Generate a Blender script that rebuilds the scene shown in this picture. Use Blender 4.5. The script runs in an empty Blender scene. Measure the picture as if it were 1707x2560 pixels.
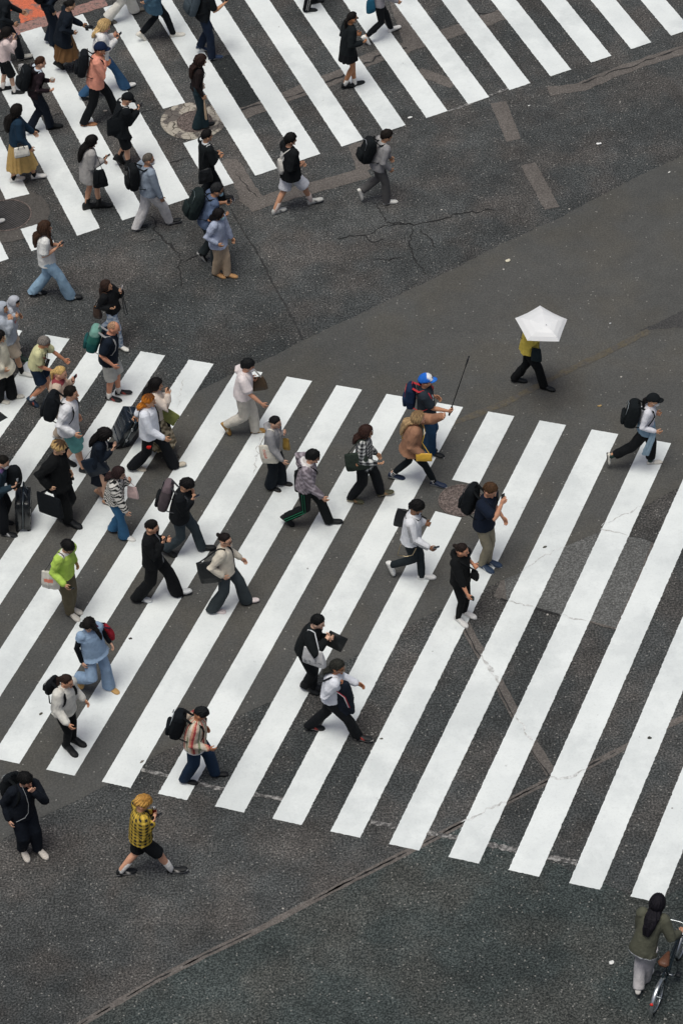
import bpy, math, random
import numpy as np
from mathutils import Vector, Matrix
V = Vector
R_ = math.radians
random.seed(7)
rng = np.random.default_rng(11)
scene = bpy.context.scene
COL = scene.collection

# ------------------------------------------------------------------ camera
CZ = 31.5                                   # height of the viewpoint above the road
FPX, PITCH, ROLL = 6799.0, 0.781831, -0.067036
PW, PH = 1707.0, 2560.0
_r = V((1, 0, 0)); _u = V((0, math.sin(PITCH), math.cos(PITCH))); FW = V((0, math.cos(PITCH), -math.sin(PITCH)))
AX = _r*math.cos(ROLL) + _u*math.sin(ROLL)
AY = -_r*math.sin(ROLL) + _u*math.cos(ROLL)
CAM = V((0, 0, CZ))
cd = bpy.data.cameras.new('camera'); cam = bpy.data.objects.new('camera', cd); COL.objects.link(cam)
cam.matrix_world = Matrix(((AX.x, AY.x, -FW.x, 0), (AX.y, AY.y, -FW.y, 0), (AX.z, AY.z, -FW.z, CZ), (0, 0, 0, 1)))
cd.sensor_fit = 'VERTICAL'; cd.sensor_height = 36.0; cd.lens = FPX/PH*36.0
cd.clip_start = 0.5; cd.clip_end = 3000
scene.camera = cam

def ray(x, y):
    return (FW + AX*((x-PW/2)/FPX) - AY*((y-PH/2)/FPX)).normalized()
def at(x, y, z=0.0):
    d = ray(x, y)
    return CAM + d*((z-CZ)/d.z)
def proj(p):
    q = p-CAM; w = q.dot(FW)
    return PW/2+FPX*q.dot(AX)/w, PH/2-FPX*q.dot(AY)/w
# enlarged study crops of the photograph: origin and magnification
ZM = dict(A=(0,0,4.48), B=(200,0,3.92), C=(0,220,3.92), D=(250,280,3.92), E=(620,300,3.92), F=(0,520,4.48), G=(0,740,4.612),
          H=(80,880,3.92), I=(0,1060,4.612), J=(320,1150,4.3556), K=(520,880,4.3556), L=(840,880,4.612), M=(940,1180,4.3556),
          N=(1240,740,3.4087), O=(740,1500,6.1875), P=(80,1320,4.054), Q=(380,1720,7.127), R=(0,1880,3.136), S=(1520,2180,6.187),
          T=(700,0,4.612), U=(0,0,1.836), U2=(853,0,1.836), V=(1100,1200,2.583), W=(853,1500,1.836), X=(0,1860,0.9186), Z=(0,0,1.0),
          R4=(0,820,2.24), R5=(1000,1000,2.218))
def zp(z, x, y):
    a = ZM[z]; return a[0]+x/a[2], a[1]+y/a[2]
def zat(z, x, y, h=0.0):
    return at(*zp(z, x, y), h)

# ------------------------------------------------------------------ colour + materials
def lin(h):
    h = h.lstrip('#'); o = []
    for i in (0, 2, 4):
        c = int(h[i:i+2], 16)/255
        o.append(c/12.92 if c <= .04045 else ((c+.055)/1.055)**2.4)
    return np.array(o)
def attr_mat(name, rough, nscale, namp, bump, bscale, spec=.3, stretch=None, metal=0):
    m = bpy.data.materials.new(name); m.use_nodes = True; nt = m.node_tree; N = nt.nodes; Lk = nt.links
    b = N['Principled BSDF']; b.inputs['Roughness'].default_value = rough; b.inputs['Specular IOR Level'].default_value = spec
    b.inputs['Metallic'].default_value = metal
    a = N.new('ShaderNodeAttribute'); a.attribute_name = 'col'
    tc = N.new('ShaderNodeTexCoord'); mp = N.new('ShaderNodeMapping'); Lk.new(tc.outputs['Object'], mp.inputs['Vector'])
    if stretch: mp.inputs['Scale'].default_value = stretch
    n = N.new('ShaderNodeTexNoise'); n.inputs['Scale'].default_value = nscale; n.inputs['Detail'].default_value = 4
    Lk.new(mp.outputs[0], n.inputs['Vector'])
    mr = N.new('ShaderNodeMapRange'); mr.inputs['From Min'].default_value = .3; mr.inputs['From Max'].default_value = .7
    mr.inputs['To Min'].default_value = 1-namp; mr.inputs['To Max'].default_value = 1+namp
    Lk.new(n.outputs['Fac'], mr.inputs['Value'])
    mx = N.new('ShaderNodeVectorMath'); mx.operation = 'SCALE'; Lk.new(a.outputs['Color'], mx.inputs[0]); Lk.new(mr.outputs[0], mx.inputs['Scale'])
    Lk.new(mx.outputs[0], b.inputs['Base Color'])
    n2 = N.new('ShaderNodeTexNoise'); n2.inputs['Scale'].default_value = bscale; n2.inputs['Detail'].default_value = 3
    Lk.new(mp.outputs[0], n2.inputs['Vector'])
    bp = N.new('ShaderNodeBump'); bp.inputs['Strength'].default_value = bump; bp.inputs['Distance'].default_value = .02
    Lk.new(n2.outputs['Fac'], bp.inputs['Height']); Lk.new(bp.outputs[0], b.inputs['Normal'])
    return m
M_FAB = attr_mat('woven_fabric', .92, 14, .10, .5, 22, .2)
M_SKIN = attr_mat('skin', .5, 20, .06, .1, 60, .35)
M_HAIR = attr_mat('hair', .6, 60, .4, .6, 90, .18, (1, 1, .25))
M_LEA = attr_mat('bag_leather', .5, 18, .12, .35, 25, .4)
M_RUB = attr_mat('shoe_leather', .6, 40, .08, .2, 60, .35)
M_PLA = attr_mat('glossy_plastic', .25, 30, .05, .02, 40, .5)
M_MET = attr_mat('brushed_metal', .3, 40, .1, .05, 60, .5, None, .9)

# ------------------------------------------------------------------ mesh helpers
class Acc:
    def __init__(s): s.v = []; s.f = []; s.c = []
    def add(s, vs, fs, col=None):
        o = len(s.v); s.v += [tuple(p) for p in vs]; s.f += [tuple(i+o for i in q) for q in fs]
        s.c += [tuple(col) if col is not None else (1, 1, 1)]*len(vs)
    def loft(s, rings, n=12, col=None, e=1.0):
        vs = []; fs = []
        for c, a, b in rings:
            for k in range(n):
                t = 2*math.pi*k/n; ct, st = math.cos(t), math.sin(t)
                if e != 1.0:
                    ct = math.copysign(abs(ct)**e, ct); st = math.copysign(abs(st)**e, st)
                vs.append(c+a*ct+b*st)
        for i in range(len(rings)-1):
            for k in range(n):
                k2 = (k+1) % n
                fs.append((i*n+k, i*n+k2, (i+1)*n+k2, (i+1)*n+k))
        a0 = len(vs); vs.append(rings[0][0].copy()); vs.append(rings[-1][0].copy())
        m = (len(rings)-1)*n
        for k in range(n):
            k2 = (k+1) % n
            fs.append((a0, k2, k)); fs.append((a0+1, m+k, m+k2))
        s.add(vs, fs, col)
    def tube(s, pts, rad, n=10, ref=None, flat=1.0, col=None, e=1.0, rend=True):
        pts = [V(p) for p in pts]
        if not isinstance(rad, (list, tuple)): rad = [rad]*len(pts)
        rings = []
        for i, p in enumerate(pts):
            t = (pts[min(i+1, len(pts)-1)]-pts[max(i-1, 0)])
            if t.length < 1e-7: t = V((0, 0, 1))
            t.normalize()
            r = V(ref) if ref is not None else V((.31, .52, .8))
            a = r - t*r.dot(t)
            if a.length < 1e-3: a = V((1, .2, .1)); a = a-t*a.dot(t)
            a.normalize(); b = t.cross(a)
            if rend and i == 0: rings.append((p-t*rad[i]*.6*min(1, flat), a*rad[i]*.55, b*rad[i]*.55*flat))
            rings.append((p, a*rad[i], b*rad[i]*flat))
            if rend and i == len(pts)-1: rings.append((p+t*rad[i]*.6*min(1, flat), a*rad[i]*.55, b*rad[i]*.55*flat))
        s.loft(rings, n, col, e)
    def ell(s, c, a, b, d, n=10, m=7, col=None, e=1.0):
        vs = []; fs = []
        f_ = lambda x: math.copysign(abs(x)**e, x)
        for i in range(m+1):
            ph = -math.pi/2+math.pi*i/m; cp, sp = f_(math.cos(ph)), f_(math.sin(ph))
            for k in range(n):
                t = 2*math.pi*k/n
                vs.append(c+a*(cp*f_(math.cos(t)))+b*(cp*f_(math.sin(t)))+d*sp)
        for i in range(m):
            for k in range(n):
                k2 = (k+1) % n; fs.append((i*n+k, i*n+k2, (i+1)*n+k2, (i+1)*n+k))
        s.add(vs, fs, col)
    def box(s, c, a, b, d, col=None):
        vs = [c+a*i+b*j+d*k for i in (-1, 1) for j in (-1, 1) for k in (-1, 1)]
        s.add(vs, [(0,1,3,2),(4,6,7,5),(0,4,5,1),(2,3,7,6),(0,2,6,4),(1,5,7,3)], col)
def setcol(me, arr):
    at_ = me.attributes.get('col') or me.attributes.new('col', 'FLOAT_COLOR', 'POINT')
    a = np.ones((len(me.vertices), 4), np.float32); a[:, :3] = arr
    at_.data.foreach_set('color', a.ravel())
def raw(name, acc, mat, parent=None, base=None, smooth=True, col=None):
    """one mesh object straight from an accumulator (world coordinates, stored relative to base)"""
    base = base if base is not None else V((0, 0, 0))
    me = bpy.data.meshes.new(name)
    me.from_pydata([(p[0]-base.x, p[1]-base.y, p[2]-base.z) for p in acc.v], [], acc.f)
    me.update()
    setcol(me, np.array(acc.c if col is None else [tuple(col)]*len(acc.v)).reshape(-1, 3))
    if smooth: me.polygons.foreach_set('use_smooth', [True]*len(me.polygons))
    me.materials.append(mat)
    o = bpy.data.objects.new(name, me); COL.objects.link(o)
    if parent: o.parent = parent
    else: o.location = base
    return o
JOBS = []
def blended(name, acc, mat, parent, base, voxel, smooth, fin, extra=None):
    """overlapping tubes fused into one continuous skin; fin(mesh, world_coords) colours it once evaluated"""
    me = bpy.data.meshes.new(name)
    me.from_pydata([(p[0]-base.x, p[1]-base.y, p[2]-base.z) for p in acc.v], [], acc.f); me.update()
    o = bpy.data.objects.new(name, me); COL.objects.link(o)
    if parent: o.parent = parent
    else: o.location = base
    r = o.modifiers.new('r', 'REMESH'); r.mode = 'VOXEL'; r.voxel_size = voxel
    if smooth:
        q = o.modifiers.new('s', 'SMOOTH'); q.factor = .5; q.iterations = smooth
    JOBS.append((o, mat, base.copy(), fin, extra))
    return o
def run_jobs():
    dg = bpy.context.evaluated_depsgraph_get(); dg.update()
    for o, mat, base, fin, extra in JOBS:
        me = bpy.data.meshes.new_from_object(o.evaluated_get(dg))
        me.name = o.name
        n = len(me.vertices); co = np.empty(n*3, np.float32); me.vertices.foreach_get('co', co); co = co.reshape(-1, 3)
        nr = np.empty(n*3, np.float32); me.vertex_normals.foreach_get('vector', nr); nr = nr.reshape(-1, 3)
        w = co+np.array(base, np.float32)
        col, disp = fin(w, nr)
        if disp is not None:
            co = co+nr*disp[:, None]
            me.vertices.foreach_set('co', co.astype(np.float32).ravel())
        if extra is not None and extra.v:                        # the hands: fingers rooted in the wrist
            vs = [(p[0]-base.x, p[1]-base.y, p[2]-base.z) for p in extra.v]
            old = np.empty(n*3, np.float32); me.vertices.foreach_get('co', old)
            polys = [tuple(p.vertices) for p in me.polygons]
            m2 = bpy.data.meshes.new(me.name)
            m2.from_pydata(list(map(tuple, old.reshape(-1, 3)))+vs, [], polys+[tuple(i+n for i in q) for q in extra.f])
            col = np.vstack([col, np.array(extra.c).reshape(-1, 3)]); me = m2
        setcol(me, col)
        me.polygons.foreach_set('use_smooth', [True]*len(me.polygons))
        me.materials.clear(); me.materials.append(mat); me.update()
        o.modifiers.clear(); o.data = me
    JOBS.clear()
def empty(name, loc):
    o = bpy.data.objects.new(name, None); COL.objects.link(o); o.location = loc; o.empty_display_size = .1; return o
def tag(o, label, cat, group=None):
    o['label'] = label; o['category'] = cat
    if group: o['group'] = group
    return o
def folds(w, seed, amp, freq=14., zs=.55):
    """creased cloth: a few families of sharp ridges, longer along the fall of the cloth"""
    r = np.random.default_rng(abs(int(seed))); out = np.zeros(len(w))
    q = w*np.array([1, 1, zs])
    wp = np.sin(q@(r.normal(size=3)*9)+r.random()*6)*1.1+.6*np.sin(q@(r.normal(size=3)*17)+r.random()*6)
    tot = 0
    for i, fm in enumerate((.8, 1.5, 2.4, 3.6)):
        k = r.normal(size=3); k /= np.linalg.norm(k)
        a = (.9, 1., .6, .35)[i]
        out += a*(1-2*np.abs(np.sin((q@(k*freq*fm)+r.random()*6+wp*(1+i*.5))*.75))**.8); tot += a
    mask = .55+.45*np.sin(w@(r.normal(size=3)*6)+r.random()*6)
    return amp*(out/tot*1.9*mask-.25)

def sm(x, a, b):
    t = np.clip((x-a)/(b-a), 0, 1); return t*t*(3-2*t)
# ------------------------------------------------------------------ people
SKIN = '#c89878'
BODY = [(-.12,.10,.085),(-.04,.160,.112),(.05,.150,.104),(.16,.128,.094),(.27,.148,.108),(.35,.165,.112),(.42,.140,.080),(.455,.074,.056),(.485,.054,.052)]
def ringtab(tab, x):
    if x <= tab[0][0]: return tab[0][1:]
    for a, b in zip(tab, tab[1:]):
        if x <= b[0]:
            k = (x-a[0])/(b[0]-a[0]); return tuple(a[i]+(b[i]-a[i])*k for i in range(1, len(a)))
    return tab[-1][1:]
def ik(a, b, l1, l2, pole):
    d = b-a; L = d.length; mx = (l1+l2)*.998
    if L > mx: b = a+d*(mx/L); d = b-a; L = mx
    L = max(L, abs(l1-l2)+.01); n = d/L if L else V((0, 0, -1))
    x = (l1*l1-l2*l2+L*L)/(2*L); h = math.sqrt(max(l1*l1-x*x, 0))
    p = pole-n*pole.dot(n)
    if p.length < 1e-4: p = V((0, 0, 1))
    return a+n*x+p.normalized()*h, b
def hp(d, s, jaw=True):
    """point of the head surface for a unit direction in head axes (forward, left, up)"""
    x, y, z = d
    px, py, pz = x*.094, y*.074, z*.116
    if z < 0:
        k = (-z)**1.5; py *= 1-.36*k; px *= (1-.12*k) if x > 0 else (1-.35*k)
    if x < -.2 and z > -.2: px *= 1.06
    return px*s, py*s, pz*s
HAIRS = {  # top thickness, side thickness, front edge, temple edge, back edge, curtain length
    'short': (.022,.011,32,-8,-50,0), 'crop': (.013,.006,38,-2,-42,0), 'buzz': (.006,.004,44,2,-40,0), 'bangs': (.026,.017,17,-14,-52,0),
    'curly': (.034,.02,24,-8,-46,0), 'bald': (.004,.003,80,-2,-24,0), 'sleek': (.013,.010,36,0,-36,0), 'bun': (.014,.010,38,2,-36,0),
    'pony': (.014,.011,38,2,-38,.30), 'bob': (.024,.026,24,-50,-50,.12), 'long': (.022,.026,26,-52,-52,.38), 'shoulder': (.024,.03,28,-50,-50,.22), 'mullet': (.022,.02,34,-4,-45,.15),
    'wavy': (.03,.034,26,-50,-52,.33)}
class Person: pass
def solve(d):
    """world skeleton of one walker: shoes stand on the road, the head and spine follow from the stride"""
    h = R_(d.get('h', 0)); f = V((math.cos(h), math.sin(h), 0)); l = V((-f.y, f.x, 0)); up = V((0, 0, 1))
    z = d['z']
    feet = []
    for q in (d['f1'], d.get('f2')):
        if q is None: feet.append(None); continue
        zz = z; q = list(q)
        if isinstance(q[0], str): zz = q.pop(0)
        pit = q[2] if len(q) > 2 else 0; lift = q[3] if len(q) > 3 else 0
        zc = .045*abs(math.cos(R_(pit)))+lift+(.10*math.sin(R_(pit)) if pit > 0 else -.09*math.sin(R_(pit)))
        feet.append([zat(zz, q[0], q[1], zc), pit, lift])
    st = d.get('st')
    if feet[1] is None:
        a, b = st if st else (.3, .16)
        pz = d.get('p2', 0); feet[1] = [feet[0][0]+f*a+l*b, pz, 0]; feet[1][0].z = .045+(.10*math.sin(R_(pz)) if pz > 0 else 0)
    c = (feet[0][0]+feet[1][0])*.5
    if (feet[0][0]-c).dot(l) < (feet[1][0]-c).dot(l): feet = [feet[1], feet[0]]
    def build(x):
        lf, ls, H = x; s = H/1.70
        P = Person(); P.f, P.l, P.s, P.h = f, l, s, d.get('h', 0)
        P.shoe = []; ank = []
        for i, (C, pit, lift) in enumerate(feet):
            ta = h+R_((8 if i == 0 else -8)+d.get('toe', 0)); fd = V((math.cos(ta), math.sin(ta), 0))
            e = fd*math.cos(R_(pit))-up*math.sin(R_(pit)); n = fd*math.sin(R_(pit))+up*math.cos(R_(pit))
            P.shoe.append((C, e, n)); ank.append(C-e*.065*s+n*.04)
        hw = .085*s; l1, l2 = .425*s, .415*s
        wgt = d.get('w', .5)
        a0, a1 = ank[0]-l*hw, ank[1]+l*hw
        # w = share of the weight on the forward foot
        if a0.dot(f) < a1.dot(f): pc = a0*(1-wgt)+a1*wgt
        else: pc = a0*wgt+a1*(1-wgt)
        pc = V((pc.x, pc.y, 0)); zh = 9
        for i, k in ((0, 1), (1, -1)):
            hip = pc+l*hw*k; dx = V((ank[i].x-hip.x, ank[i].y-hip.y, 0)).length
            zh = min(zh, ank[i].z+math.sqrt(max(((l1+l2)*.992)**2-dx*dx, .1)))
        zh -= d.get('dip', .0)
        P.hip = [pc+l*hw+up*zh, pc-l*hw+up*zh]; P.ank = ank
        P.pel = pc+up*(zh+.05*s)
        t = (up+f*math.tan(lf)+l*math.tan(ls)).normalized()
        P.t = t; P.ft = (f-t*f.dot(t)).normalized(); P.lt = t.cross(P.ft)
        P.knee = [ik(P.hip[i], ank[i], l1, l2, f+l*(.1 if i == 0 else -.1))[0] for i in (0, 1)]
        P.neck = P.pel+t*.48*s
        P.head = P.pel+t*(.605*s)+P.ft*.028*s+f*.02*d.get('hd', 0)
        P.H = H
        return P
    pr = d.get('lean', 4)
    x = np.array([R_(pr), 0., d.get('H', 1.66)])
    p0 = x.copy(); sg = np.array([R_(d.get('ls', 7)), R_(3), .07])
    if d.get('hd_') is None and d.get('head'):
        hx, hy = zp(*d['head']) if isinstance(d['head'][0], str) else zp(z, *d['head'])
        def res(x):
            q = proj(build(x).head)
            return np.concatenate([[(q[0]-hx)/4, (q[1]-hy)/4], (x-p0)/sg])
        for _ in range(12):
            e = res(x); J = np.zeros((5, 3))
            for i in range(3):
                y = x.copy(); y[i] += 1e-4; J[:, i] = (res(y)-e)/1e-4
            x = x-np.linalg.solve(J.T@J, J.T@e)*.8
            x[2] = min(max(x[2], 1.48), 1.86)
    P = build(x)
    P.lean = math.degrees(x[0])
    # twist of the shoulders against the stride
    stride = (P.ank[0]-P.ank[1]).dot(f)
    tw = -R_(max(-12, min(12, stride*16)))
    sl = (P.lt*math.cos(tw)+P.ft*(-math.sin(tw)*-1 if False else -math.sin(tw))).normalized()
    bw = d.get('bw', 1.0)
    s = P.s
    sc = P.pel+P.t*.425*s
    P.sh = [sc+sl*.165*s*bw, sc-sl*.165*s*bw]
    P.wr = []; P.el = []; P.hdir = []
    for i, key in ((0, 'lh'), (1, 'rh')):
        k = 1 if i == 0 else -1
        spec = d.get(key)
        if spec is None:
            sw = -stride*k*.55 if abs(stride) > .1 else 0.03
            spec = ('b', .06+sw*.9, k*(.235*bw), -.06+abs(sw)*.18)
        if spec[0] == 'b':
            T = P.pel+P.ft*spec[1]*s+P.lt*spec[2]*s+P.t*spec[3]*s
        else:
            q = list(spec); zz = z
            if q[0] != 'x': zz = q[0]
            hx, hy = zp(zz, q[1], q[2]); o = P.pel+l*q[3]*s
            r = ray(hx, hy); T = CAM+r*((o-CAM).dot(l)/r.dot(l))
        pole = P.t*-.75-P.ft*.55+P.lt*k*(.35 if spec[0] == 'b' else .3)
        if d.get(key+'p'): a_, b_, c_ = d[key+'p']; pole = P.ft*a_+P.lt*k*b_+P.t*c_
        # the target is the palm: wrist a little before it
        dirn = (T-P.sh[i]).normalized(); Wt = T-dirn*.07*s
        e, w = ik(P.sh[i], Wt, .285*s, .25*s, pole)
        P.el.append(e); P.wr.append(w)
    # head axes
    yaw = h+R_(d.get('yaw', 0)); pit = R_(d.get('nod', 8))
    hf0 = V((math.cos(yaw), math.sin(yaw), 0)); ux = (P.t*.4+up*.6).normalized()
    hf0 = (hf0-ux*hf0.dot(ux)).normalized()
    P.hf = (hf0*math.cos(pit)-ux*math.sin(pit)).normalized(); P.hu = (ux*math.cos(pit)+hf0*math.sin(pit)).normalized(); P.hl = P.hu.cross(P.hf)
    b = (P.ank[0]+P.ank[1])*.5; P.base = V((b.x, b.y, 0))
    return P
def add_hand(acc, w, dv, inward, fwd, s, curl, col, k):
    d = dv.normalized(); nr = (inward-d*inward.dot(d)).normalized(); sd = nr.cross(d)
    if sd.dot(fwd) < 0: sd = -sd
    acc.loft([(w-d*.02*s, sd*.024*s, nr*.021*s), (w+d*.02*s, sd*.034*s, nr*.019*s), (w+d*.06*s, sd*.042*s, nr*.017*s), (w+d*.095*s, sd*.040*s, nr*.014*s)], 8, col)
    for q, L in ((-1.5, .058), (-.5, .072), (.5, .078), (1.5, .07)):
        p = w+d*.088*s+sd*.021*q*s; pts = [p]; a = 0; dd = d
        for j, fr in enumerate((.45, .32, .25)):
            a += R_(curl)*(.8 if j == 0 else 1.); dd = d*math.cos(a)+nr*math.sin(a)
            pts.append(pts[-1]+dd*L*fr*s)
        acc.tube(pts, [.0098*s, .0095*s, .009*s, .0075*s], 6, sd, col=col)
    p = w+d*.03*s+sd*.033*s; d1 = (d*.65+sd*.65+nr*.35).normalized(); d2 = (d*.9+sd*.1+nr*.5).normalized()
    acc.tube([p, p+d1*.042*s, p+d1*.042*s+d2*.034*s], [.0125*s, .011*s, .0085*s], 6, nr, col=col)
    return w+d*.075*s+nr*.022*s, d, sd, nr
def head_grid(P, fn, n=20, m=28):
    s = P.s*1.07; vs = []; fs = []
    for i in range(n+1):
        el = -math.pi/2+math.pi*i/n
        for k in range(m):
            az = 2*math.pi*k/m
            dd = (math.cos(el)*math.cos(az), math.cos(el)*math.sin(az), math.sin(el))
            x, y, z = hp(dd, s); t = fn(dd, az, el)
            q = P.head+P.hf*(x+dd[0]*t)+P.hl*(y+dd[1]*t)+P.hu*(z+dd[2]*t); vs.append(q)
    for i in range(n):
        for k in range(m):
            k2 = (k+1) % m; fs.append((i*m+k, i*m+k2, (i+1)*m+k2, (i+1)*m+k))
    return vs, fs
def tabs(d, P):
    """torso rings of the top: height, half width, half depth, forward shift"""
    T = d['top']; lo = T.get('lo', .0); bw = d.get('bw', 1.0); fat = d.get('fat', 0); hem = T.get('hem', .10)
    out = [(-hem, (.168+lo*1.5+T.get('fl', 0))*bw+fat*.5, .122+lo*1.5+T.get('fl', 0)+fat)]
    if hem > .16: out.append((-hem*.5, (.17+lo*1.4+T.get('fl', 0)*.6)*bw+fat*.6, .124+lo*1.4+T.get('fl', 0)*.6+fat))
    out += [(-.03, (.170+lo*1.2)*bw+fat*.8, .124+lo*1.2+fat), (.10, (.152+lo*1.3)*bw+fat, .116+lo*1.3+fat*1.2), (.22, (.155+lo)*bw+fat*.7, .118+lo+fat),
            (.34, (.180+lo*.6)*bw+fat*.3, .126+lo*.5+fat*.4), (.405, (.178+lo*.4)*bw, .110+lo*.3), (.44, (.135+lo*.25)*bw, .088+lo*.2), (.468, .082+lo*.2, .070+lo*.2), (.49, .064+T.get('co', 0), .062+T.get('co', 0))]
    return [(a*P.s, b*P.s, c*P.s) for a, b, c in out]
def surf0(P, tt, l, t):
    a, b = ringtab(tt, t*P.s); return P.pel+P.lt*l*P.s+P.t*t*P.s+P.ft*(b*math.sqrt(max(.05, 1-(l*P.s/a)**2))+.015)
def make_person(d):
    P = solve(d); s = P.s; base = P.base; sk = lin(d.get('skin', SKIN))
    root = empty('person', base); P.root = root; P.d = d
    tag(root, d['label'], 'person', 'people crossing the road')
    fat = d.get('fat', 0); bw = d.get('bw', 1.0); sd = hash(d['label']) % 100000 if False else sum(ord(c)*(i+3) for i, c in enumerate(d['label'])) % 100003
    # ---- body
    A = Acc()
    cx = lambda t, a, b: (P.pel+P.t*t*s, P.lt*(a*bw+fat*.5)*s, P.ft*(b+fat)*s)
    slv = d['top'].get('sl', 'L'); long_ = d['bot']['n'] in ('trousers', 'jeans', 'leggings')
    A.loft([cx(t, a*(.86 if t < .44 else 1), b*(.84 if t < .44 else 1)) for t, a, b in BODY], 14)
    ca, cb2 = (.72, .62) if slv in ('L', '3') else ((.78, 1) if slv == 'S' else (1, 1))
    cl2, ck = (.72, .62) if long_ else (.78, 1.0)
    A.tube([P.pel+P.t*.43*s, P.neck+P.t*.02*s, P.head-P.hu*.05*s-P.hf*.015*s], [.058*s, .054*s, .05*s], 10)
    for i in (0, 1):
        m = P.hip[i]*.55+P.knee[i]*.45; cf = P.knee[i]*.68+P.ank[i]*.32-(P.f*.012*s)
        A.tube([P.hip[i]+P.t*.03*s, m, P.knee[i], cf, P.ank[i]+V((0, 0, .03*s)), P.ank[i]-V((0, 0, .02))], [(.088+fat*.3)*s*cl2, .076*s*cl2, .055*s*ck, .056*s*ck, .037*s*(.85 if long_ else 1), .034*s], 10, P.l)
        mu = P.sh[i]*.5+P.el[i]*.5; mf = P.el[i]*.7+P.wr[i]*.3
        A.tube([P.sh[i], mu, P.el[i], mf, P.wr[i]], [.053*s*ca, .046*s*ca, .039*s*cb2, .042*s*(cb2 if slv == 'L' else 1), .027*s], 9)
    vs, fs = head_grid(P, lambda *a: 0.0); A.add(vs, fs)
    hs = s*1.07
    H_ = lambda x, y, z: P.head+(P.hf*x+P.hl*y+P.hu*z)*hs
    A.ell(H_(.094, 0, -.022), P.hf*.020*hs, P.hl*.013*hs, P.hu*.026*hs, 8, 6)
    A.ell(H_(.078, 0, -.088), P.hf*.018*hs, P.hl*.022*hs, P.hu*.018*hs, 8, 6)
    for k in (1, -1): A.ell(H_(-.008, .077*k, -.012), P.hf*.018*hs, P.hl*.010*hs, P.hu*.030*hs, 8, 6)
    hands = Acc(); P.palm = []
    for i in (0, 1):
        dv = P.wr[i]-P.el[i]; k = 1 if i == 0 else -1
        inward = -P.lt*k; curl = d.get('curl', 26)
        spec = d.get(('lh', 'rh')[i])
        if spec is not None and (P.wr[i]-P.pel).dot(P.t) > .12*s: inward = P.t*.8-P.lt*k*.6-P.ft*.1; curl = d.get('curl', 38)
        if d.get('grip', '').find('LR'[i]) >= 0: curl = 62
        P.palm.append(add_hand(hands, P.wr[i], dv, inward, P.ft, s*.93, curl, sk, k))
    hc, hf, hl, hu = [np.array(v) for v in (P.head, P.hf, P.hl, P.hu)]
    hairc = lin(d['hair'][1]); beard = d.get('beard')
    def fin_body(w, nr):
        q = (w-hc)/hs; x, y, z = q@hf, q@hl, q@hu
        col = np.tile(sk, (len(w), 1)); inh = (np.abs(z) < .14) & (x > .05)
        dk = np.clip(hairc*.7, .006, .2)
        for k in (1, -1):
            e = inh & ((((y-.031*k)/.016)**2+((z-.006)/.008)**2) < 1); col[e] = [.02, .013, .01]
            e = inh & ((((y-.033*k)/.021)**2+((z-.031)/.0065)**2) < 1); col[e] = sk*.3+dk*.7
        e = inh & (((y/.024)**2+((z+.066)/.010)**2) < 1); col[e] = sk*np.array([.78, .45, .42])
        if beard is not None:
            e = inh & (z < -.045) & ~(((y/.022)**2+((z+.066)/.009)**2) < 1); col[e] = sk*(1-beard)+hairc*beard
        return col, None
    blended('body', A, M_SKIN, root, base, .0115, 2, fin_body, hands)
    # ---- hair
    hst, hcx = d['hair'][0], hairc; tp, sdt, fe, te, be, cl = HAIRS[hst]
    cap = d.get('cap')
    if cap or d.get('hood'): tp = min(tp, .010)
    def hfn(dd, az, el):
        a = abs((math.degrees(az)+180) % 360-180); e = math.degrees(el)
        if a < 40: lim = fe
        elif a < 75: lim = fe+(te-fe)*((a-40)/35)**1.3
        elif a < 115: lim = te
        else: lim = te+(be-te)*((a-115)/65)
        lim += 3.5*math.sin(az*11+sd)+3*math.sin(az*23+sd*2)
        k = (e-lim)/(9 if a < 60 else 20); k = max(0, min(1, k)); k = k*k*(3-2*k)
        th = sdt+(tp-sdt)*max(0, math.sin(el)) if el > 0 else sdt
        nz = .0
        if hst in ('short', 'bangs', 'mullet'): nz = .004*math.sin(az*7+sd+el*4)+.003*math.sin(az*15-el*9+sd)
        if hst in ('curly', 'wavy'): nz = .006*math.sin(az*9+el*5)*math.sin(el*11+az*3)
        return (-.016+(th+.016+nz)*k)*hs
    Hr = Acc(); vs, fs = head_grid(P, hfn, 26, 36); Hr.add(vs, fs)
    tt = tabs(d, P)
    back = lambda t: ringtab(tt, t*s)[1]
    if hst == 'bun': Hr.ell(H_(-.115, 0, .055), P.hf*.035*hs, P.hl*.036*hs, P.hu*.035*hs, 9, 7)
    if hst == 'pony':
        p0 = H_(-.095, 0, .03); p1 = H_(-.135, 0, -.02); p2 = p1-V((0, 0, .11))-P.f*.01; p3 = p2-V((0, 0, .13))+P.f*.005
        Hr.tube([p0, p1, p2, p3], [.024, .034, .03, .012], 9)
    elif cl > 0:
        y_ = .078 if hst != 'mullet' else .06
        pts = [H_(-.02, 0, .03), H_(-.040, 0, -.05)]; wid = [y_*hs, (y_+.008)*hs]; dep = [.07*hs, .075*hs]
        n = max(2, int(cl/.07)); end = H_(-.06, 0, -.06)
        for j in range(1, n+1):
            q = end-V((0, 0, 1))*(cl*j/n); t = (q-P.pel).dot(P.t)/s
            wq = max(0, min(1, (.57-t)/.12)); tq = min(t, .46)
            bk = back(min(tq, .40))+.012+d['top'].get('lo', 0)*.35+.006*j/n
            qb = P.pel+P.t*t*s-P.ft*bk+P.lt*(d.get('hx', 0)*j/n)
            q = q*(1-wq)+qb*wq
            pts.append(q); tap = 1-.5*(j/n)**2.5
            wid.append((y_+.012)*hs*tap); dep.append((.066-.022*j/n)*hs*tap)
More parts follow.
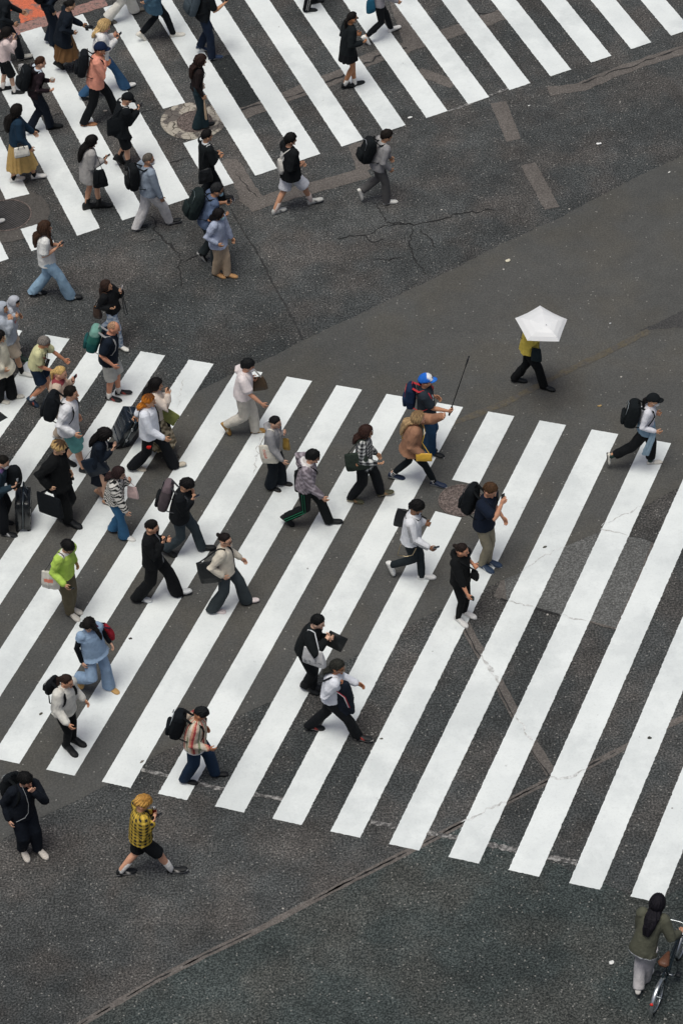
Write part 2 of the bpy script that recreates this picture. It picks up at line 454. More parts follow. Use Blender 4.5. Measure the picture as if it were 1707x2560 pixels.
        if d.get('front_hair'):
            for k in d['front_hair']:
                Hr.tube([H_(.02, .06*k, .06), H_(.035, .082*k, -.02), H_(.03, .09*k, -.11), surf0(P, tt, .10*k, .36), surf0(P, tt, .09*k, .28)], [.03*hs, .036*hs, .038*hs, .032*hs, .014*hs], 9, P.hl)
        rings = []
        for j, p in enumerate(pts): rings.append((p, P.hl*wid[j], (P.hf if j < 2 else P.ft)*dep[j]))
        Hr.loft(rings, 14)
    def fin_hair(w, nr):
        q = (w-hc)/hs; x, y, z = q@hf, q@hl, q@hu
        az = np.arctan2(y, -x)
        st = np.sin(az*17+z*14+np.sin(z*30+sd)*1.0)+.6*np.sin(az*31-z*22+sd)
        col = np.tile(hcx, (len(w), 1))*(1+.28*st[:, None]*.6)
        if d['hair'][2:] : 
            roots = lin(d['hair'][2]); k = sm(z+.02*np.sin(az*9), .07, .115)[:, None]; col = col*(1-k)+roots*k
        amp = .0038 if hst not in ('curly', 'wavy') else .005
        if hst in ('bald', 'buzz'): amp = .0006
        return np.clip(col, .003, 1), st*amp*(z > -.4)
    if d.get('hairname') != 'none':
        blended('hair', Hr, M_HAIR, root, base, .0115, 1, fin_hair)
    # ---- top
    T = d['top']; lo = T.get('lo', .0); Tp = Acc()
    hem = T.get('hem', .10)
    # below the pelvis the cloth hangs plumb between the hips
    def tc(t):
        p = P.pel+P.t*t
        if t < 0: p = P.pel+(P.t*.25+V((0, 0, .75)))*t
        return p
    Tp.loft([(tc(t), P.lt*a, P.ft*b) for t, a, b in tt], 16)
    sl = T.get('sl', 'L')
    fr = {'L': 1.0, 'S': .72, '3': .62, 'N': .2}[sl]
    for i in (0, 1):
        k = 1 if i == 0 else -1
        w0 = P.sh[i]-P.lt*k*.03*s; mu = P.sh[i]*.5+P.el[i]*.5; mf = P.el[i]*.5+P.wr[i]*.5
        r0, r1, r2, r3 = (.071+lo*.55)*s, (.060+lo*.8)*s, (.052+lo*.8)*s, (.041+lo*.55)*s
        Tp.ell(P.sh[i]-P.lt*k*.01*s, P.lt*(r0 if sl != 'N' else r0*.9), P.ft*r0*.98, P.t*r0*1.02, 10, 8)
        if sl == 'L': pts, rr = [w0, P.sh[i], mu, P.el[i], mf, P.wr[i]], [r0*.9, r0, r1, r2, (r2+r3)/2, r3*T.get('cuff', 1)]
        elif sl == '3': pts, rr = [w0, P.sh[i], mu, P.el[i], mf], [r0*.9, r0, r1, r2, r3]
        elif sl == 'S': pts, rr = [w0, P.sh[i], mu, P.sh[i]*.25+P.el[i]*.75], [r0*.9, r0, r1*1.08, r1*1.12]
        else: pts, rr = [w0, P.sh[i], P.sh[i]*.8+P.el[i]*.2], [r0*.8, r0*.85, r0*.9]
        Tp.tube(pts, rr, 10)
    if T.get('hood'):
        Tp.tube([P.pel+P.t*.455*s+P.lt*.10*s-P.ft*.01*s, P.pel+P.t*.47*s-P.ft*.11*s+P.lt*.055*s, P.pel+P.t*.465*s-P.ft*.135*s, P.pel+P.t*.47*s-P.ft*.11*s-P.lt*.055*s, P.pel+P.t*.455*s-P.lt*.10*s-P.ft*.01*s], [.035*s, .048*s, .056*s, .048*s, .035*s], 9)
    if d.get('hood'):
        vs, fs = head_grid(P, lambda dd, az, el: (.03 if (dd[0] < .45 or dd[2] > .62) else -.02)*hs); Tp.add(vs, fs)
        Tp.tube([P.head-P.hu*.04*s-P.hf*.03*s, P.neck-P.t*.02*s], [.09*s, .1*s], 10)
    if T.get('batwing'):
        pass
    O, Fv, Lv, Tv = [np.array(v) for v in (P.pel, P.ft, P.lt, P.t)]
    cc = lin(T['c']); inner = lin(T['inner']) if T.get('inner') else None; collar = lin(T['collar']) if T.get('collar') else None
    pat = T.get('pat'); spots = T.get('spots', ())
    arms = [(np.array(P.sh[i]), np.array(P.el[i]), np.array(P.wr[i])) for i in (0, 1)]
    def fin_top(w, nr):
        q = (w-O)/s; x, y, t = q@Fv, q@Lv, q@Tv
        col = np.tile(cc, (len(w), 1))
        # distance from the arms, so that pattern knows sleeves from the chest
        da = np.full(len(w), 9.)
        for a, b, c in arms:
            for p0, p1 in ((a, b), (b, c)):
                dd = p1-p0; u = np.clip(((w-p0)@dd)/(dd@dd), 0, 1); da = np.minimum(da, np.linalg.norm(w-p0-u[:, None]*dd, axis=1))
        body = da > (.07+lo*.5)*s
        if pat: col = pat(x, y, t, col, da)
        if inner is not None:
            iw = T.get('iw', .05); e = (x > .03) & body & (np.abs(y-T.get('io', 0)) < iw*(1-.35*np.clip(t/.45, -.5, 1))+.006*np.sin(t*40))
            col[e] = inner
            ed = e & (np.abs(y-T.get('io', 0)) > iw*(1-.35*np.clip(t/.45, -.5, 1))-.006)
            col[ed] = cc*.7
        if collar is not None: col[(t > T.get('ct', .462)) & (np.hypot(x, y) < .15)] = collar
        if T.get('hemc'): col[(t < -hem+.035) & body] = lin(T['hemc'])
        if T.get('cuffc'):
            for a, b, c in arms:
                col[np.linalg.norm(w-c, axis=1) < .075*s] = lin(T['cuffc'])
        for (sy, stt, ry, rt, cs, side) in spots:
            e = (x*side > .02) & body & ((((y-sy)/ry)**2+((t-stt)/rt)**2) < 1)
            pn = np.sin(y*130+t*60)+np.sin(t*150-y*40) > -.5
            col[e & pn] = lin(cs)
        am = T.get('fold', .010)
        dp = folds(w, sd, am, 15, .4)*(1-.8*sm(t, .36, .43))
        dp *= .55+.45*sm(np.abs(t-.25), .05, .3)
        # ridges down a gathered hem
        return col, dp
    blended(T['n'], Tp, T.get('mat', M_FAB), root, base, .0135, 2, fin_top)
    if T.get('arm_stripes'):
        for i in (0, 1):
            for j in (-1, 0, 1):
                kk = 1 if i == 0 else -1; q = Acc(); o_ = P.lt*kk*-0
                for a, b, ra, rb in ((P.sh[i], P.el[i], .074+lo, .06+lo), (P.el[i], P.wr[i], .06+lo, .05+lo*.7)):
                    dd = (b-a).normalized(); out = (P.lt*kk+P.t*.35-P.ft*.25); out = (out-dd*out.dot(dd)).normalized(); sdv = dd.cross(out)
                    n = 7
                    q.tube([a+(b-a)*u/n+out*(ra+(rb-ra)*u/n+.004)*s+sdv*j*.017*s for u in range(0, n+1)], .005, 5, out, .5, lin(T['arm_stripes']))
                raw('sleeve_stripe', q, M_FAB, root, base)
    # ---- bottom
    B = d['bot']; Bt = Acc(); bc = lin(B['c']); nm = B['n']
    fat2 = fat*.7; feet_pitch = [math.degrees(math.asin(max(-1, min(1, -e.z)))) for _, e, _n in P.shoe]
    if nm in ('trousers', 'jeans', 'leggings', 'shorts'):
        fit = B.get('fit', 'str')
        # thigh, mid thigh, knee, calf, hem
        FT = {'leg': (.098,.086,.064,.063,.045), 'slim': (.102,.091,.072,.066,.056), 'str': (.107,.099,.086,.082,.080), 'wide': (.108,.103,.096,.098,.106), 'flare': (.102,.091,.078,.086,.108), 'loose': (.112,.108,.098,.092,.078)}[fit]
        Bt.loft([(P.pel+P.t*.13*s, P.lt*(.142*bw+fat)*s, P.ft*(.105+fat)*s), (P.pel+P.t*.05*s, P.lt*(.164*bw+fat2)*s, P.ft*(.118+fat2)*s), (P.pel-V((0, 0, .04))*s, P.lt*(.178*bw+fat2)*s, P.ft*(.126+fat2*.6)*s), (P.pel-V((0, 0, .12))*s, P.lt*.13*s, P.ft*.10*s)], 14)
        for i in (0, 1):
            hip = P.hip[i]+V((0, 0, .01)); kn = P.knee[i]; an = P.ank[i]; dn = (an-kn).normalized()
            g = [r*s+fat*.3 for r in FT]
            if nm == 'shorts':
                k = B.get('len', .8); e = hip+(kn-hip)*k
                Bt.tube([hip, hip+(kn-hip)*.45, e], [g[0], g[1]*1.0+B.get('lo', 0)*.5, g[1]*.96+B.get('lo', 0)*.9], 12, P.l, rend=False)
                if k > 1: pass
            else:
                cr = B.get('crop', 0)
                end = an+dn*(.035-cr) if fit not in ('wide', 'flare') else an+dn*(.055-cr)
                pts = [hip, hip+(kn-hip)*.45, kn, kn+(an-kn)*.3, kn+(an-kn)*.6, kn+(an-kn)*.85, end]
                rad = [g[0], g[1], g[2], g[2]*.45+g[3]*.55, g[3]*.7+g[4]*.3, g[3]*.25+g[4]*.75, g[4]]
                rings = []; lvl = dn.z < -.6 and feet_pitch[i] < 25
                if feet_pitch[i] >= 25: pts[-1] = an+dn*(.012-cr)
                for j, q in enumerate(pts):
                    tn = (pts[min(j+1, 6)]-pts[max(j-1, 0)]).normalized()
                    lv = {4: .25, 5: .6, 6: .9}.get(j, 0) if lvl else 0
                    tn = (tn*(1-lv)+V((0, 0, -1))*lv).normalized()
                    if j == 6 and lvl: q = V((q.x, q.y, max(q.z, .028)))
                    a = (P.l-tn*P.l.dot(tn)).normalized(); rings.append((q, a*rad[j], tn.cross(a)*rad[j]*(1.08 if j > 3 else 1)))
                Bt.loft(rings, 14)
    else:
        L = B.get('len', .5); fl = B.get('fl', .08)
        ctr = V((P.pel.x, P.pel.y, 0)); rr = []
        for j in range(7):
            u = j/6; zz = P.pel.z+.12*s-u*(L+.12*s); hgt = P.pel.z-zz
            # centre follows the knees / shins a little
            kx = (P.knee[0]+P.knee[1])*.5 if hgt > .2 else P.pel
            ax = (P.ank[0]+P.ank[1])*.5
            k = max(0, min(1, hgt/(P.pel.z-.1))); c = P.pel*(1-k)+ax*k; c = V((c.x, c.y, zz))
            spread = abs((P.ank[0]-P.ank[1]).dot(P.f))*.5*k*.9
            rr.append((c, P.lt*(.145*bw+.035*min(1, u*3)+fl*u+fat*.5)*s, P.f*((.108+.03*min(1, u*3)+fl*u)*s+spread*B.get('sp', 1))))
        Bt.loft(rr, 18)
    bpat = B.get('pat'); side = B.get('side')
    legs = [(np.array(P.hip[i]), np.array(P.knee[i]), np.array(P.ank[i])) for i in (0, 1)]
    def fin_bot(w, nr):
        q = (w-O)/s; x, y, t = q@Fv, q@Lv, q@Tv
        col = np.tile(bc, (len(w), 1))
        if bpat: col = bpat(x, y, t, col, None)
        if B.get('fade'):                                   # washed denim: paler thighs and knees
            k = np.zeros(len(w))
            for a, b, c in legs:
                k = np.maximum(k, np.exp(-(np.linalg.norm(w-(a*.45+b*.55), axis=1)/(.2*s))**2))
            col = col*(1+B['fade']*k[:, None])
        if B.get('hemc'): col[w[:, 2] < np.min(w[:, 2])+.03] = lin(B['hemc'])
        if nm.find('skirt') >= 0:
            az = np.arctan2(y, x*1.2); dp = .010*np.sin(az*B.get('pl', 13)+np.sin(az*3+sd)*1.5)*np.clip(-t/.4+.1, 0, 1.2)+folds(w, sd, .006, 9, .3)
        else:
            dp = folds(w, sd+1, B.get('fold', .008 if B.get('fit') != 'leg' else .003), 14, .33)
        return col, dp
    blended(nm, Bt, M_FAB, root, base, .0135, 2, fin_bot)
    if side:
        for j in (-1, 1):
            q = Acc(); i = 1
            for a, b, ra, rb in ((P.hip[i], P.knee[i], .108, .092), (P.knee[i], P.ank[i], .092, .088)):
                dd = (b-a).normalized(); out = -P.l-P.f*.1+V((0, 0, .2)); out = (out-dd*out.dot(dd)).normalized(); sdv = dd.cross(out)
                q.tube([a+(b-a)*u/7+out*(ra+(rb-ra)*u/7+.006)*s+sdv*j*.018*s for u in range(8)], .008, 5, out, .5, lin(side))
            raw('side_stripe', q, M_FAB, root, base)
    # ---- shoes and socks
    uc, so = lin(d['shoe'][0]), lin(d['shoe'][1]); kind = d['shoe'][2] if len(d['shoe']) > 2 else 'sneaker'
    k = s*(1.06 if kind != 'flat' else .98); big = 1.12 if kind == 'boot' else 1.0
    for i, (C, e, n) in enumerate(P.shoe):
        lat = n.cross(e); q = Acc(); rings = []
        hi = {'sneaker': 1.0, 'boot': 1.35, 'flat': .72, 'sandal': .5, 'slide': .62}[kind]
        for (x, w_, h_) in ((-.128,.014,.05),(-.122,.030,.075),(-.10,.037,.10),(-.06,.038,.105),(-.02,.038,.098),(.02,.043,.076),(.06,.048,.062),(.10,.047,.055),(.13,.036,.046),(.148,.018,.036),(.152,.008,.026)):
            hh = h_*(hi if x < .03 else (1.0 if kind not in ('sandal', 'slide') else .8))*k*big
            rings.append((C+e*x*k*big-n*.045+n*hh*.5, lat*w_*k*big, n*hh*.5))
        q.loft(rings, 12, None, .72)
        cols = []
        for p in q.v:
            hh = (V(p)-C).dot(n)+.045; xx = (V(p)-C).dot(e)
            c = so if hh < (.022 if kind != 'boot' else .026) else uc
            if kind == 'sneaker' and len(d['shoe']) > 3 and abs(xx-.015-(hh-.04)*.3) < .022 and .028 < hh < .07 and abs((V(p)-C).dot(lat)) > .028: c = lin(d['shoe'][3])
            cols.append(c)
        q.c = cols
        o = raw('shoe', q, M_RUB, root, base)
        if kind == 'boot' or d.get('sock'):
            a = P.ank[i]; dn = (P.knee[i]-a).normalized(); sh = d.get('sock', (d['shoe'][0], .16))
            q2 = Acc(); q2.tube([a-dn*.02, a+dn*.04*s, a+dn*sh[1]*s], [.045*s, .046*s, (.048+.03*sh[1])*s], 10, P.l, col=lin(sh[0]))
            raw('sock' if d.get('sock') else 'boot_shaft', q2, M_FAB if d.get('sock') else M_RUB, root, base)
    # ---- headwear and face
    if cap:
        q = Acc(); cc2 = lin(cap[0]); vs, fs = head_grid(P, lambda dd, az, el: (.022 if math.degrees(el) > (12 if abs(az-math.pi) > 1.2 else 2) else -.014)*hs, 22, 30)
        fc = lin(cap[2]) if len(cap) > 2 else None; cl_ = []
        for p in vs:
            r = (p-P.head)/hs; x, y, zz = r.dot(P.hf), r.dot(P.hl), r.dot(P.hu)
            cl_.append(fc if fc is not None and x > .012 and abs(y) < .066 and zz > .03 else cc2)
        q.add(vs, fs); q.c = cl_
        raw('cap', q, M_FAB, root, base)
        b = Acc(); cb = lin(cap[1])
        pts = []
        for u in range(13):
            a = math.pi*(u/12-.5); pts.append((math.cos(a), math.sin(a)))
        top = [H_(.045+.060*1, 0, 0)]
        v2 = []; 
        for r_, zz in ((.0, 0), (1., -.012)):
            for (ca, sa) in pts:
                v2.append(H_(.062+.03*ca+r_*(.075*ca), .068*sa*(1+.05*r_), .048-.018*abs(sa)**2+zz*1.2))
        for o_ in (.008,):
            v2 += [p-P.hu*o_*hs for p in v2]
        fs2 = []; n2 = 13
        for u in range(12):
            fs2 += [(u, u+1, n2+u+1, n2+u), (2*n2+u, 3*n2+u, 3*n2+u+1, 2*n2+u+1), (n2+u, n2+u+1, 3*n2+u+1, 3*n2+u), (u, 2*n2+u, 2*n2+u+1, u+1)]
        b.add(v2, fs2, cb); raw('cap_brim', b, M_FAB, root, base)
        if len(cap) > 3:
            g = Acc()
            for (yy, z0, z1) in cap[3]:
                pass
    if d.get('mask'):
        q = Acc(); mc = lin(d['mask'])
        q.ell(H_(.068, 0, -.058), P.hf*.046*hs, P.hl*.052*hs, P.hu*.046*hs, 12, 8, mc)
        for kx in (1, -1): q.tube([H_(.07, .05*kx, -.05), H_(.0, .080*kx, -.015)], .004, 5, col=mc)
        raw('face_mask', q, M_FAB, root, base)
    if d.get('glass'):
        q = Acc(); gc = lin(d['glass'])
        for kx in (1, -1):
            q.ell(H_(.098, .034*kx, .006), P.hf*.006*hs, P.hl*.027*hs, P.hu*.019*hs, 10, 6, gc)
            q.tube([H_(.094, .06*kx, .010), H_(.0, .082*kx, .012)], .0045, 5, col=gc)
        q.tube([H_(.103, -.012, .008), H_(.103, .012, .008)], .004, 5, col=gc)
        raw('glasses', q, M_PLA, root, base)
    for nm2, fn in d.get('extra', ()): fn(P, nm2)
    P.tt = tt
    return P
# ---- fabric patterns (x forward, y left, t up; metres on the torso)
def plaid(a, b, c, f=.055):
    A_, B_, C_ = lin(a), lin(b), lin(c)
    def fn(x, y, t, col, da):
        u = np.arctan2(y, x)*.16; g = (np.sin(u*2*math.pi/f) > 0).astype(int)+(np.sin(t*2*math.pi/f) > 0)
        return np.where((g == 0)[:, None], A_, np.where((g == 1)[:, None], B_, C_))
    return fn
def vstripes(cols, f=.028):
    C_ = np.array([lin(c) for c in cols])
    def fn(x, y, t, col, da):
        u = np.arctan2(y, x)*.17+t*.06+.012*np.sin(t*9); return C_[(np.floor(u/f).astype(int)*3+30) % len(cols)]
    return fn
def zebra(a, b):
    A_, B_ = lin(a), lin(b)
    def fn(x, y, t, col, da):
        u = np.arctan2(y, x)*.17; g = np.sin(t*105+4.2*np.sin(u*24+t*8)+1.4*np.sin(u*55-t*33))
        return np.where((g > .12)[:, None], A_, B_)
    return fn
def mottle(a, b, f=45):
    A_, B_ = lin(a), lin(b)
    def fn(x, y, t, col, da):
        u = np.arctan2(y, x)*.17; g = np.sin(u*f+2*np.sin(t*f*.7))+np.sin(t*f*1.3+2*np.sin(u*f*.9+1))+.8*np.sin((u+t)*f*2.1)
        k = sm(g, -1.2, 1.4)[:, None]; return A_*(1-k)+B_*k
    return fn
# ------------------------------------------------------------------ things people carry
def tl(P, f, l, t): return P.pel+P.ft*f*P.s+P.lt*l*P.s+P.t*t*P.s
def surf(P, l, t, side, off=.012):
    a, b = ringtab(P.tt, t*P.s); l_ = max(-.97, min(.97, l*P.s/a))
    return P.pel+P.lt*l*P.s+P.t*t*P.s+P.ft*side*(b*math.sqrt(1-l_*l_)+off)
def place(P, pos):
    if pos[0] == 'b': return tl(P, *pos[1:])
    zz = P.d['z'] if pos[0] == 'x' else pos[0]
    hx, hy = zp(zz, pos[1], pos[2]); o = P.pel+P.l*pos[3]*P.s; r = ray(hx, hy)
    return CAM+r*((o-CAM).dot(P.l)/r.dot(P.l))
def soft(name, acc, mat, root, base, c, sd, amp=.008, fr=16, vox=.012, pat=None, ax=None):
    c_ = lin(c)
    def fin(w, nr):
        col = np.tile(c_, (len(w), 1))
        if pat: col = pat(w, col)
        return col, folds(w, sd, amp, fr)
    return blended(name, acc, mat, root, base, vox, 2, fin)
def backpack(P, label, c='#11161a', size=(.30, .46, .17), strap='#0c1013', pocket=None, sides='LR', t0=.30, tilt=0, trim=None, dl=0, name='backpack', lowc=None, top=None):
    w, h, dp = [q*P.s for q in size]
    bk = surf(P, 0, t0, -1, 0)
    d_ = (P.t*math.cos(R_(tilt))-P.ft*math.sin(R_(tilt))).normalized(); o_ = P.lt.cross(d_).normalized()   # o_ points backwards
    if o_.dot(P.ft) > 0: o_ = -o_
    c0 = bk+o_*(dp*.5+.005)+P.lt*dl
    root = empty(name, c0); tag(root, label, 'backpack', 'bags carried by the walkers')
    A = Acc(); rings = []
    for u, kw, kd in ((-.5,.72,.55),(-.45,.92,.85),(-.2,1,1.05),(.1,1,1.0),(.33,.95,.85),(.45,.78,.62),(.5,.5,.35)):
        rings.append((c0+d_*h*u+o_*dp*.06*(1 if u < .1 else -.6), P.lt*w*.5*kw, o_*dp*.5*kd))
    A.loft(rings, 16, None, .62)
    c_, lc = lin(c), lin(lowc) if lowc else None
    cb = np.array(c0); dv = np.array(d_)
    def pt(wc, col):
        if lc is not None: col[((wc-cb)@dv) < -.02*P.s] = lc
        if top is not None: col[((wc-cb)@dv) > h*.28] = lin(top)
        return col
    soft('pack', A, M_FAB, root, c0, c, int(c0.x*50), .007, 14, .013, pt)
    q = Acc(); pc = pocket or c
    A = Acc(); p0 = c0-d_*h*.16+o_*dp*.56
    A.loft([(p0-d_*h*.22, P.lt*w*.34, o_*.02), (p0-d_*h*.18, P.lt*w*.39, o_*.04), (p0+d_*h*.1, P.lt*w*.39, o_*.04), (p0+d_*h*.16, P.lt*w*.34, o_*.015)], 12, lin(pc), .6)
    raw('front_pocket', A, M_FAB, root, c0)
    z = Acc(); zt = lin(trim or '#3a4046')
    z.tube([c0+d_*h*.12+P.lt*w*.40+o_*dp*.47, c0+d_*h*.34+P.lt*w*.3+o_*dp*.40, c0+d_*h*.40+o_*dp*.36, c0+d_*h*.34-P.lt*w*.3+o_*dp*.40, c0+d_*h*.12-P.lt*w*.40+o_*dp*.47], .006, 5, col=zt)
    raw('zip', z, M_PLA, root, c0)
    g = Acc(); tp = c0+d_*h*.49-o_*dp*.25
    g.tube([tp+P.lt*.03, tp+P.lt*.025+d_*.035, tp-P.lt*.025+d_*.035, tp-P.lt*.03], .009, 6, col=lin(strap)); raw('grab_handle', g, M_FAB, root, c0)
    for k, nm in ((1, 'L'), (-1, 'R')):
        if nm not in sides: continue
        q = Acc(); pts = [c0+d_*h*.42+P.lt*k*w*.25-o_*dp*.3, surf(P, .085*k, .44, -1), tl(P, -.01, .105*k, .475)+P.t*.004, surf(P, .11*k, .43, 1), surf(P, .125*k, .35, 1), surf(P, .14*k, .25, 1), surf(P, .165*k, .16, 1)-P.ft*.02, surf(P, .165*k, .10, -1), c0-d_*h*.38+P.lt*k*w*.42-o_*dp*.25]
        q.tube(pts, [.026]*5+[.022, .016, .012, .012], 8, P.lt, .32, lin(strap)); raw('shoulder_strap', q, M_FAB, root, c0)
    return root
def bag(P, label, pos, size, c, name='tote_bag', cat='bag', strap=None, rot=0, strapc=None, mat=None, taper=.85, e=.55, thick_top=.4, marks=None, sd=3, droop=.0, amp=.008, sw=.013, tilt=0, trimc=None, band=None):
    """soft bag; pos is the middle of the bag; size = width, height, thickness; strap = L / R shoulder, xL / xR across, hand index 'hL' / 'hR'"""
    mat = mat or M_FAB
    w, h, th = [q*P.s for q in size]; c0 = place(P, pos) if isinstance(pos, tuple) else pos
    up = V((0, 0, 1)); a = R_(P.h+rot); wx = V((math.cos(a), math.sin(a), 0))
    if tilt: up = (up*math.cos(R_(tilt))+wx*math.sin(R_(tilt))).normalized(); wx = (wx-up*wx.dot(up)).normalized()
    nx = up.cross(wx)
    root = empty(name, c0); tag(root, label, cat, 'bags carried by the walkers')
    A = Acc(); rings = []
    for u, kw, kt in ((-.5,.9,.55),(-.46,1,.9),(-.15,1-.02,1.1),(.2,1-(1-taper)*.6,.8),(.46,taper,thick_top),(.5,taper*.98,thick_top*.7)):
        rings.append((c0+up*h*u, wx*w*.5*kw, nx*th*.5*kt))
    A.loft(rings, 18, None, e)
    cb, uv, wv, nv = [np.array(q) for q in (c0, up, wx, nx)]
    def pt(wc, col):
        q = wc-cb; x, z, y = q@wv, q@uv, q@nv
        if band: col[z < -h*.5+band[0]] = lin(band[1])
        for (mx, mz, rx, rz, mcol, dens) in (marks or ()):
            g = (np.abs(x-mx) < rx) & (np.abs(z-mz) < rz)
            if dens: g &= np.sin(x*260+np.sin(z*120)*2)+np.sin(z*240+1) > dens-1
            col[g] = lin(mcol)
        return col
    soft('bag_body', A, mat, root, c0, c, sd+int(w*100), amp, 15, .011, pt)
    if trimc:
        q = Acc(); q.tube([c0+up*h*.42-wx*w*.44*taper+nx*th*.2, c0+up*h*.43+nx*th*.35, c0+up*h*.42+wx*w*.44*taper+nx*th*.2], .010, 6, col=lin(trimc)); raw('top_trim', q, M_LEA, root, c0)
    sc = lin(strapc or c)
    if strap:
        cf, cbk = c0+up*h*.47+wx*w*.33*taper, c0+up*h*.47-wx*w*.33*taper
        if strap in ('L', 'R'):
            i = 0 if strap == 'L' else 1; k = 1 if i == 0 else -1
            s0 = P.sh[i]-P.lt*k*.045*P.s+P.t*(.075*P.s+.4*P.d['top'].get('lo', 0))
            fr, bk = surf(P, .145*k, .36, 1, .02), surf(P, .145*k, .36, -1, .02)
            fs_ = s0+P.ft*.055*P.s-P.t*.012; bs = s0-P.ft*.055*P.s-P.t*.012
            q = Acc(); q.tube([cf, cf*.45+fs_*.55, fs_, s0, bs, cbk*.45+bs*.55, cbk], sw, 7, P.lt, .45, sc); raw('strap', q, M_FAB, root, c0)
        elif strap in ('xL', 'xR'):                      # worn across, resting on the named shoulder
            k = 1 if strap == 'xL' else -1; sl_ = .09*k
            lb = (c0-P.pel).dot(P.lt)/P.s; tb = max(-.1, (c0+up*h*.45-P.pel).dot(P.t)/P.s)
            q = Acc(); pts = [cf]
            for u in (.25, .5, .75, 1): pts.append(surf(P, max(-.15, min(.15, lb))*(1-u)+sl_*u, tb+(.43-tb)*u, 1, .016))
            pts.append(tl(P, -.01, sl_, .478))
            for u in (1, .75, .5, .25): pts.append(surf(P, max(-.15, min(.15, lb))*(1-u)+sl_*u, tb+(.43-tb)*u, -1, .016))
            pts.append(cbk); q.tube(pts, sw*.8, 7, None, .6, sc); raw('strap', q, M_FAB, root, c0)
        else:
            i = 0 if strap == 'hL' else 1; hp_ = P.palm[i][0]
            for o_ in (1, -1):
                q = Acc(); q.tube([cf+nx*o_*th*.25, hp_*.75+cf*.25+nx*o_*.015, hp_+nx*o_*.004, hp_*.75+cbk*.25+nx*o_*.015, cbk+nx*o_*th*.25], sw*.7, 6, None, .7, sc); raw('handle', q, M_FAB, root, c0)
    return root
def handles(root, c0, P, w, h, c, rot=0):
    a = R_(P.h+rot); wx = V((math.cos(a), math.sin(a), 0)); nx = V((0, 0, 1)).cross(wx)
    for k in (1, -1):
        q = Acc(); q.tube([c0+wx*w*.25+nx*.03*k+V((0, 0, h*.45)), c0+wx*w*.18+nx*.03*k+V((0, 0, h*.85)), c0-wx*w*.18+nx*.03*k+V((0, 0, h*.85)), c0-wx*w*.25+nx*.03*k+V((0, 0, h*.45))], .009, 6, col=lin(c)); raw('handle', q, M_LEA, root, c0)
def phone(P, hand, label, c='#10151c', size=(.076, .155), upright=40, face=1, pos=None):
    i = 0 if hand == 'L' else 1; p, d, sd, nr = P.palm[i]
    if pos is not None: p = place(P, pos)
    look = (P.head-p).normalized(); ax = V((0, 0, 1))*math.sin(R_(upright))+P.ft*math.cos(R_(upright))
    ax = (ax-look*ax.dot(look)*.9).normalized(); n = (look-ax*look.dot(ax)).normalized(); sdv = ax.cross(n)
    c0 = p+ax*size[1]*.28
    root = empty('phone', c0); tag(root, label, 'phone', 'phones held by the walkers')
    A = Acc(); A.loft([(c0-n*.005, sdv*size[0]*.5*.94, ax*size[1]*.5*.97), (c0-n*.003, sdv*size[0]*.5, ax*size[1]*.5), (c0+n*.003, sdv*size[0]*.5, ax*size[1]*.5), (c0+n*.005, sdv*size[0]*.5*.94, ax*size[1]*.5*.97)], 20, lin(c), .35)
    raw('phone_case', A, M_PLA, root, c0)
    S = Acc(); S.loft([(c0+n*.0052, sdv*size[0]*.44, ax*size[1]*.46), (c0+n*.0062, sdv*size[0]*.44, ax*size[1]*.46)], 20, lin('#0a0f16'), .3); raw('screen', S, M_PLA, root, c0)
    return root
def suitcase(label, base, top, wx, size, c, trim, handle=None, hc='#24303a'):
    """shell standing or rolling on its wheels: base/top centres, width direction, (width, depth)"""
    ax = (top-base).normalized(); L = (top-base).length; wx = (wx-ax*wx.dot(ax)).normalized(); dx = ax.cross(wx)
    root = empty('suitcase', V((base.x, base.y, 0))); b0 = V((base.x, base.y, 0)); tag(root, label, 'suitcase', 'suitcases')
    A = Acc(); w, dp = size
    for (o_, k) in ((.25, 1), (-.25, 1)):
        c0 = base+ax*L*.5+dx*dp*o_
        A.loft([(c0-ax*L*.5, wx*w*.44, dx*dp*.2), (c0-ax*L*.47, wx*w*.5, dx*dp*.24), (c0+ax*L*.47, wx*w*.5, dx*dp*.24), (c0+ax*L*.5, wx*w*.44, dx*dp*.2)], 20, lin(c), .3)
    raw('shell', A, M_PLA, root, b0)
    T = Acc(); c0 = base+ax*L*.5
    T.loft([(c0-ax*L*.497, wx*w*.46, dx*.009), (c0-ax*L*.47, wx*w*.505, dx*.009), (c0+ax*L*.47, wx*w*.505, dx*.009), (c0+ax*L*.497, wx*w*.46, dx*.009)], 20, lin(trim), .3); raw('seam_trim', T, M_MET, root, b0)
    for u in (-.3, 0, .3):
        g = Acc()
        for sg in (1, -1): g.box(c0+ax*L*u+dx*sg*dp*.485, wx*w*.42, ax*.01, dx*.006, lin(c)*1.6)
        raw('rib', g, M_PLA, root, b0)
    for u in (-.22, .22):
        g = Acc(); g.box(c0+ax*L*u+wx*w*.505, ax*.035, dx*.02, wx*.006, lin('#c8ccd0')); raw('latch', g, M_MET, root, b0)
    for a_ in (1, -1):
        for b_ in (1, -1):
            g = Acc(); p = base-ax*.03+wx*a_*w*.38+dx*b_*dp*.36; g.tube([p-wx*.014, p+wx*.014], .03, 10, ax, col=lin('#15191c')); raw('wheel', g, M_RUB, root, b0)
    if handle is not None:
        g = Acc(); e1, e2 = top+wx*w*.2-dx*dp*.3, top-wx*w*.2-dx*dp*.3; g1, g2 = handle+wx*w*.2, handle-wx*w*.2
        g.tube([e1, g1], .010, 6, col=lin('#8a9096')); g.tube([e2, g2], .010, 6, col=lin('#8a9096')); g.tube([g1+wx*.02, g2-wx*.02], .016, 7, col=lin(hc)); raw('pull_handle', g, M_MET, root, b0)
    return root

